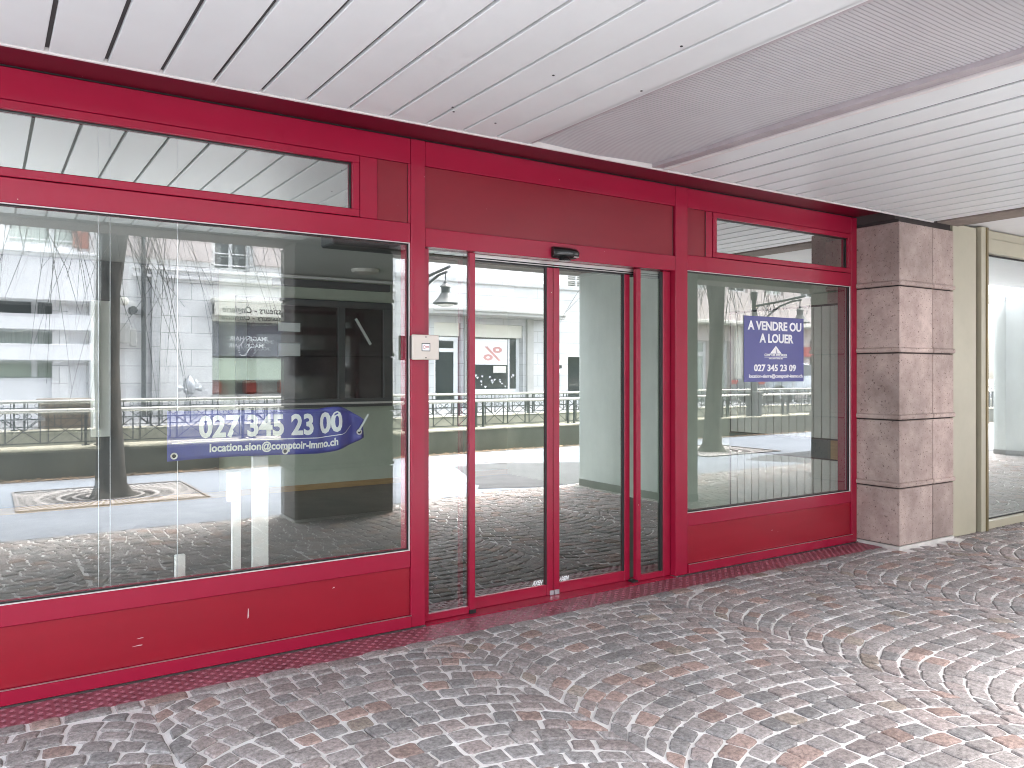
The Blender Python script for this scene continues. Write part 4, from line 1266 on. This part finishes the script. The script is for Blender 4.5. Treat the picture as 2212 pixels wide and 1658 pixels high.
# --- right: corner building with canopy, door and shop window
b3 = thing('corner_building', 'grey stone building with curved canopy, door and shop window reflected in the door leaves', 'building', (14, -18, GZ))
bm = bmesh.new()
H3 = [(11.30, 12.25, 0.45, 3.05), (12.68, 14.62, 0.9, 3.05), (16.45, 18.5, 0.7, 2.06), (11.35, 12.25, 4.88, 6.1), (13.7, 14.75, 4.88, 6.1), (16.45, 17.4, 4.3, 5.9), (19.0, 20.0, 4.5, 5.9)]
wall_with_holes(bm, 10.0, 21.0, 0.45, 4.45, H3, FY, 0.4)
done('wall', bm, M['ashlar2'], b3)
bm = bmesh.new()
wall_with_holes(bm, 10.0, 21.0, 4.452, 12, H3, FY - .01, 0.4)
done('upper_wall', bm, M['render_white'], b3)
B('body', 'render_white', b3, (10.0, 21.0, -30, FY - 1.2, 0.45, 12))
B('shop_backdrop', 'concrete', b3, (10.5, 20.5, FY - 1.18, FY - 1.1, 0.45, 4))
bm = bmesh.new()
pts = []
for i in range(21):
    u = i / 20; xx = 10.95 + 4.95 * u; pts.append((xx, FY + 0.15 + 0.85 * math.sin(math.pi * (0.18 + 0.64 * u)) ** 1.0))
for z0, z1, g_ in ((3.27, 3.36, 0.0), (3.362, 3.42, 0.05)):
    lo = [bm.verts.new((a, b + g_, z0)) for a, b in pts] + [bm.verts.new((15.9, FY - .0, z0)), bm.verts.new((10.95, FY - .0, z0))]
    hi = [bm.verts.new((v.co.x, v.co.y, z1)) for v in lo]
    bm.faces.new(lo); bm.faces.new(hi[::-1])
    for i in range(len(lo)): bm.faces.new((lo[i], lo[(i + 1) % len(lo)], hi[(i + 1) % len(lo)], hi[i]))
done('canopy', bm, M['concrete'], b3)
B('parapet', 'ashlar2', b3, (10.0, 21.0, FY + .003, FY + .06, 4.30, 4.449), bev=0.01)
bm = bmesh.new()
tube(bm, [(10.2, FY + .15, 4.80), (17.6, FY + .15, 4.80)], 0.022, 6); tube(bm, [(10.2, FY + .15, 4.62), (17.6, FY + .15, 4.62)], 0.014, 6)
for k in range(9): tube(bm, [(10.2 + .925 * k, FY + .15, 4.40), (10.2 + .925 * k, FY + .15, 4.80)], 0.016, 6)
done('balcony_rail', bm, M['frame_white'], b3)
far_window(b3, 11.35, 12.25, 4.88, 6.1, y=FY - .01); far_window(b3, 13.7, 14.75, 4.88, 6.1, y=FY - .01, shutter='shutter_grey'); far_window(b3, 16.45, 17.4, 4.3, 5.9, y=FY - .01, shutter='shutter_grey')
far_window(b3, 19.0, 20.0, 4.5, 5.9, y=FY - .01)
dr = B('door', 'frame_white', b3, (11.32, 11.42, FY - .22, FY - .14, .46, 2.62), (12.05, 12.2, FY - .22, FY - .14, .46, 2.62), (11.42, 12.05, FY - .22, FY - .14, 2.5, 2.62), (11.42, 12.05, FY - .22, FY - .14, 2.15, 2.27), (11.42, 12.05, FY - .22, FY - .14, .46, .70))
B('pane', 'far_glass', dr, (11.42, 12.05, FY - .19, FY - .17, .70, 2.15), (11.42, 12.05, FY - .19, FY - .17, 2.27, 2.5))
B('blind', 'awning', b3, (11.3, 12.22, FY - .12, FY - .09, 2.64, 3.05))
swn = B('shop_window', 'frame_white', b3, (12.68, 14.62, FY - .30, FY - .22, .9, 1.0), (12.68, 12.76, FY - .30, FY - .22, 1.0, 3.05), (14.50, 14.62, FY - .30, FY - .22, 1.0, 3.05), (14.18, 14.24, FY - .30, FY - .22, 1.0, 2.62))
B('pane', 'far_glass', swn, (12.76, 14.5, FY - .27, FY - .25, 1.0, 3.0))
B('poster', 'white_print', swn, (12.78, 14.15, FY - .24, FY - .215, 1.78, 2.60))
text('lettering', '%', 'faded_red', swn, 13.95, FY - .212, 1.92, 0.62, face='+y', bold=0.01, fit=0.72)
B('notice', 'awning', swn, (13.62, 14.10, FY - .24, FY - .22, 1.52, 1.74))
B('blind', 'awning', b3, (12.66, 14.64, FY - .12, FY - .09, 2.64, 3.05))
bm = bmesh.new()
rh = random.Random(11)
for i in range(18): 
    hx, hz = rh.uniform(12.9, 14.4), rh.uniform(1.05, 1.45); s = rh.uniform(.025, .05)
    poly(bm, [(hx, hz - s * 1.3), (hx + s, hz), (hx + s * .55, hz + s * .6), (hx, hz + s * .25), (hx - s * .55, hz + s * .6), (hx - s, hz)], FY - .245, FY - .24)
done('heart_sticker', bm, M['white_print'], swn)
pst = B('poster', 'white_print', b3, (15.95, 16.28, FY + .002, FY + .02, 1.50, 1.95))
B('emblem', 'dark_print', pst, (16.06, 16.18, FY + .021, FY + .024, 1.66, 1.78))
B('garage_opening', 'far_glass', b3, (16.45, 18.5, FY - .38, FY - .36, 0.7, 2.06))
for i, xx in enumerate((12.45, 14.85)):
    B('pilaster', 'concrete', b3, (xx - .12, xx + .12, FY + .003, FY + .10, .45, 3.26))

# --- far right: building with tall doorways, canopy and red fascia
b4 = thing('pillared_building', 'pale building with tall doorways under a ledge, reflected in the right window behind the tree', 'building', (26, -18, GZ))
bm = bmesh.new()
H4 = [(22.3, 23.1, .45, 2.75), (23.6, 24.3, .45, 2.75), (25.2, 28.2, .45, 2.8), (29.2, 33.5, .45, 2.9)] + [(22.0 + 2.2 * i, 23.1 + 2.2 * i, 4.7, 6.2) for i in range(6)]
wall_with_holes(bm, 21.0, 40.0, .45, 12, H4, FY - .02, .4)
done('wall', bm, M['render_pink'], b4)
B('body', 'render_white', b4, (21, 40, -30, FY - 1.2, .45, 12))
B('ledge', 'awning', b4, (21.1, 40, FY - .018, FY + .7, 3.36, 3.5), bev=.03)
for x0, x1 in ((22.3, 23.1), (23.6, 24.3)):
    o = B('door', 'frame_white', b4, (x0, x0 + .14, FY - .3, FY - .2, .46, 2.75), (x1 - .14, x1, FY - .3, FY - .2, .46, 2.75), (x0 + .14, x1 - .14, FY - .3, FY - .2, 2.15, 2.32), (x0 + .14, x1 - .14, FY - .3, FY - .2, 2.65, 2.75))
    B('pane', 'curtain', o, (x0 + .14, x1 - .14, FY - .28, FY - .26, .46, 2.65))
B('shop_glass', 'far_glass', b4, (25.2, 28.2, FY - .3, FY - .28, .45, 2.8), (29.2, 33.5, FY - .3, FY - .28, .45, 2.9))
B('fascia', 'pole_red', b4, (28.6, 33.8, FY - .0, FY + .15, 2.2, 2.6))
for i in range(6): far_window(b4, 22.0 + 2.2 * i, 23.1 + 2.2 * i, 4.7, 6.2, y=FY - .02, curtain=i % 2 == 0)
for i in range(4):
    B('pilaster', 'awning', b4, (22.0 + 1.3 * i - .14, 22.0 + 1.3 * i + .14, FY + .0, FY + .12, .45, 3.355))

# road signs, cars, planters on the far bank
def road_sign(label, x, y, m):
    t = thing('road_sign', label, 'road sign', (x, y, GZ), 'round road signs on the far bank')
    bm = bmesh.new(); tube(bm, [(x, y, GZ), (x, y, 2.9)], 0.03, 8); done('pole', bm, M['steel'], t, smooth=True)
    B('plate', 'white_print', t, (x - .26, x + .26, y + .032, y + .045, 1.95, 2.85), bev=.004)
    bm = bmesh.new(); lathe(bm, [(.22, y + .0455), (.22, y + .055)], (x, 0, 2.55), 24, 'y'); done('ring', bm, M[m], t)
    bm = bmesh.new(); lathe(bm, [(.16, y + .0555), (.16, y + .060)], (x, 0, 2.55), 24, 'y'); done('disc', bm, M['white_print'], t)
    bm = bmesh.new(); tube(bm, [(x - .1, y + .065, 2.45), (x, y + .065, 2.55), (x + .02, y + .065, 2.66)], .02, 6); done('arrow', bm, M['dark_print'], t)
    bm = bmesh.new(); lathe(bm, [(.17, y + .0455), (.17, y + .055)], (x, 0, 2.12), 24, 'y'); done('stop_disc', bm, M['pole_red'], t)
road_sign('white sign with black ringed arrow on the far bank, nearer the tree', 23.6, -13.6, 'dark_print')
road_sign('white sign with black ringed arrow on the far bank, half behind the blue board', 25.0, -13.4, 'dark_print')

def car(label, cx, cyy, m):
    t = thing('parked_car', label, 'car', (cx, cyy, GZ), 'cars on the far bank')
    prof = [(-2.05, .35), (-2.1, .62), (-1.95, .86), (-1.55, .92), (-1.05, 1.38), (-.3, 1.47), (.55, 1.42), (1.15, .98), (1.85, .84), (2.08, .62), (2.05, .32)]
    bm = bmesh.new()
    rows = []
    for yv, k in ((-.82, .93), (-.76, 1.0), (.76, 1.0), (.82, .93)):
        rows.append([bm.verts.new((cx + px * k, cyy + yv * (1 - .16 * max(0, pz - .9) / .5), GZ + .32 + (pz - .32) * (k * .5 + .5))) for px, pz in prof])
    for a, b in zip(rows, rows[1:]):
        for i in range(len(prof)):
            j = (i + 1) % len(prof); bm.faces.new((a[i], a[j], b[j], b[i]))
    bm.faces.new(rows[0]); bm.faces.new(rows[-1][::-1])
    done('body', bm, M[m], t, smooth=True)
    bm = bmesh.new()
    for s in (-1, 1):
        vs = [(-1.0, 1.32), (-.28, 1.4), (.5, 1.36), (.98, 1.0), (-1.35, .97)]
        bm.faces.new([bm.verts.new((cx + px, cyy + s * (.83 - .16 * .76 * max(0, pz - .9) / .5), GZ + pz)) for px, pz in vs])
    done('side_window', bm, M['far_glass'], t)
    for wx in (-1.3, 1.3):
        for s in (-1, 1):
            bm = bmesh.new(); lathe(bm, [(.20, cyy + s * .68), (.31, cyy + s * .68), (.31, cyy + s * .85), (.20, cyy + s * .86)], (cx + wx, 0, GZ + .31), 18, 'y')
            wh = done('wheel', bm, M['tyre'], t, smooth=True)
            bm = bmesh.new(); lathe(bm, [(.19, cyy + s * .80), (.19, cyy + s * .862), (.05, cyy + s * .87)], (cx + wx, 0, GZ + .31), 14, 'y'); done('rim', bm, M['steel'], wh, smooth=True)
    for s in (-1, 1):
        B('tail_light', 'lamp_red', t, (cx - 2.09, cx - 1.95, cyy + s * .62 - .12, cyy + s * .62 + .12, GZ + .66, GZ + .80), bev=.01)
car('grey hatchback parked on the far bank reflected under the blue board', 25.2, -15.2, 'car_grey')
car('dark car parked on the far bank, further along the street', 31.5, -15.2, 'car_dark')

for i, (px_, lb) in enumerate(((1.3, 'behind the tree'), (6.1, 'below the salon window'), (14.6, 'below the shop window with the red percent poster'))):
    o = B('planter_box', 'planter', None, (px_ - .45, px_ + .45, -13.35, -12.95, GZ, GZ + .52), (px_ - .48, px_ + .48, -13.38, -12.92, GZ + .521, GZ + .57), bev=.01)
    tag(o, 'brown planter box behind the far railing, ' + lb, 'planter', 'planters along the far bank')
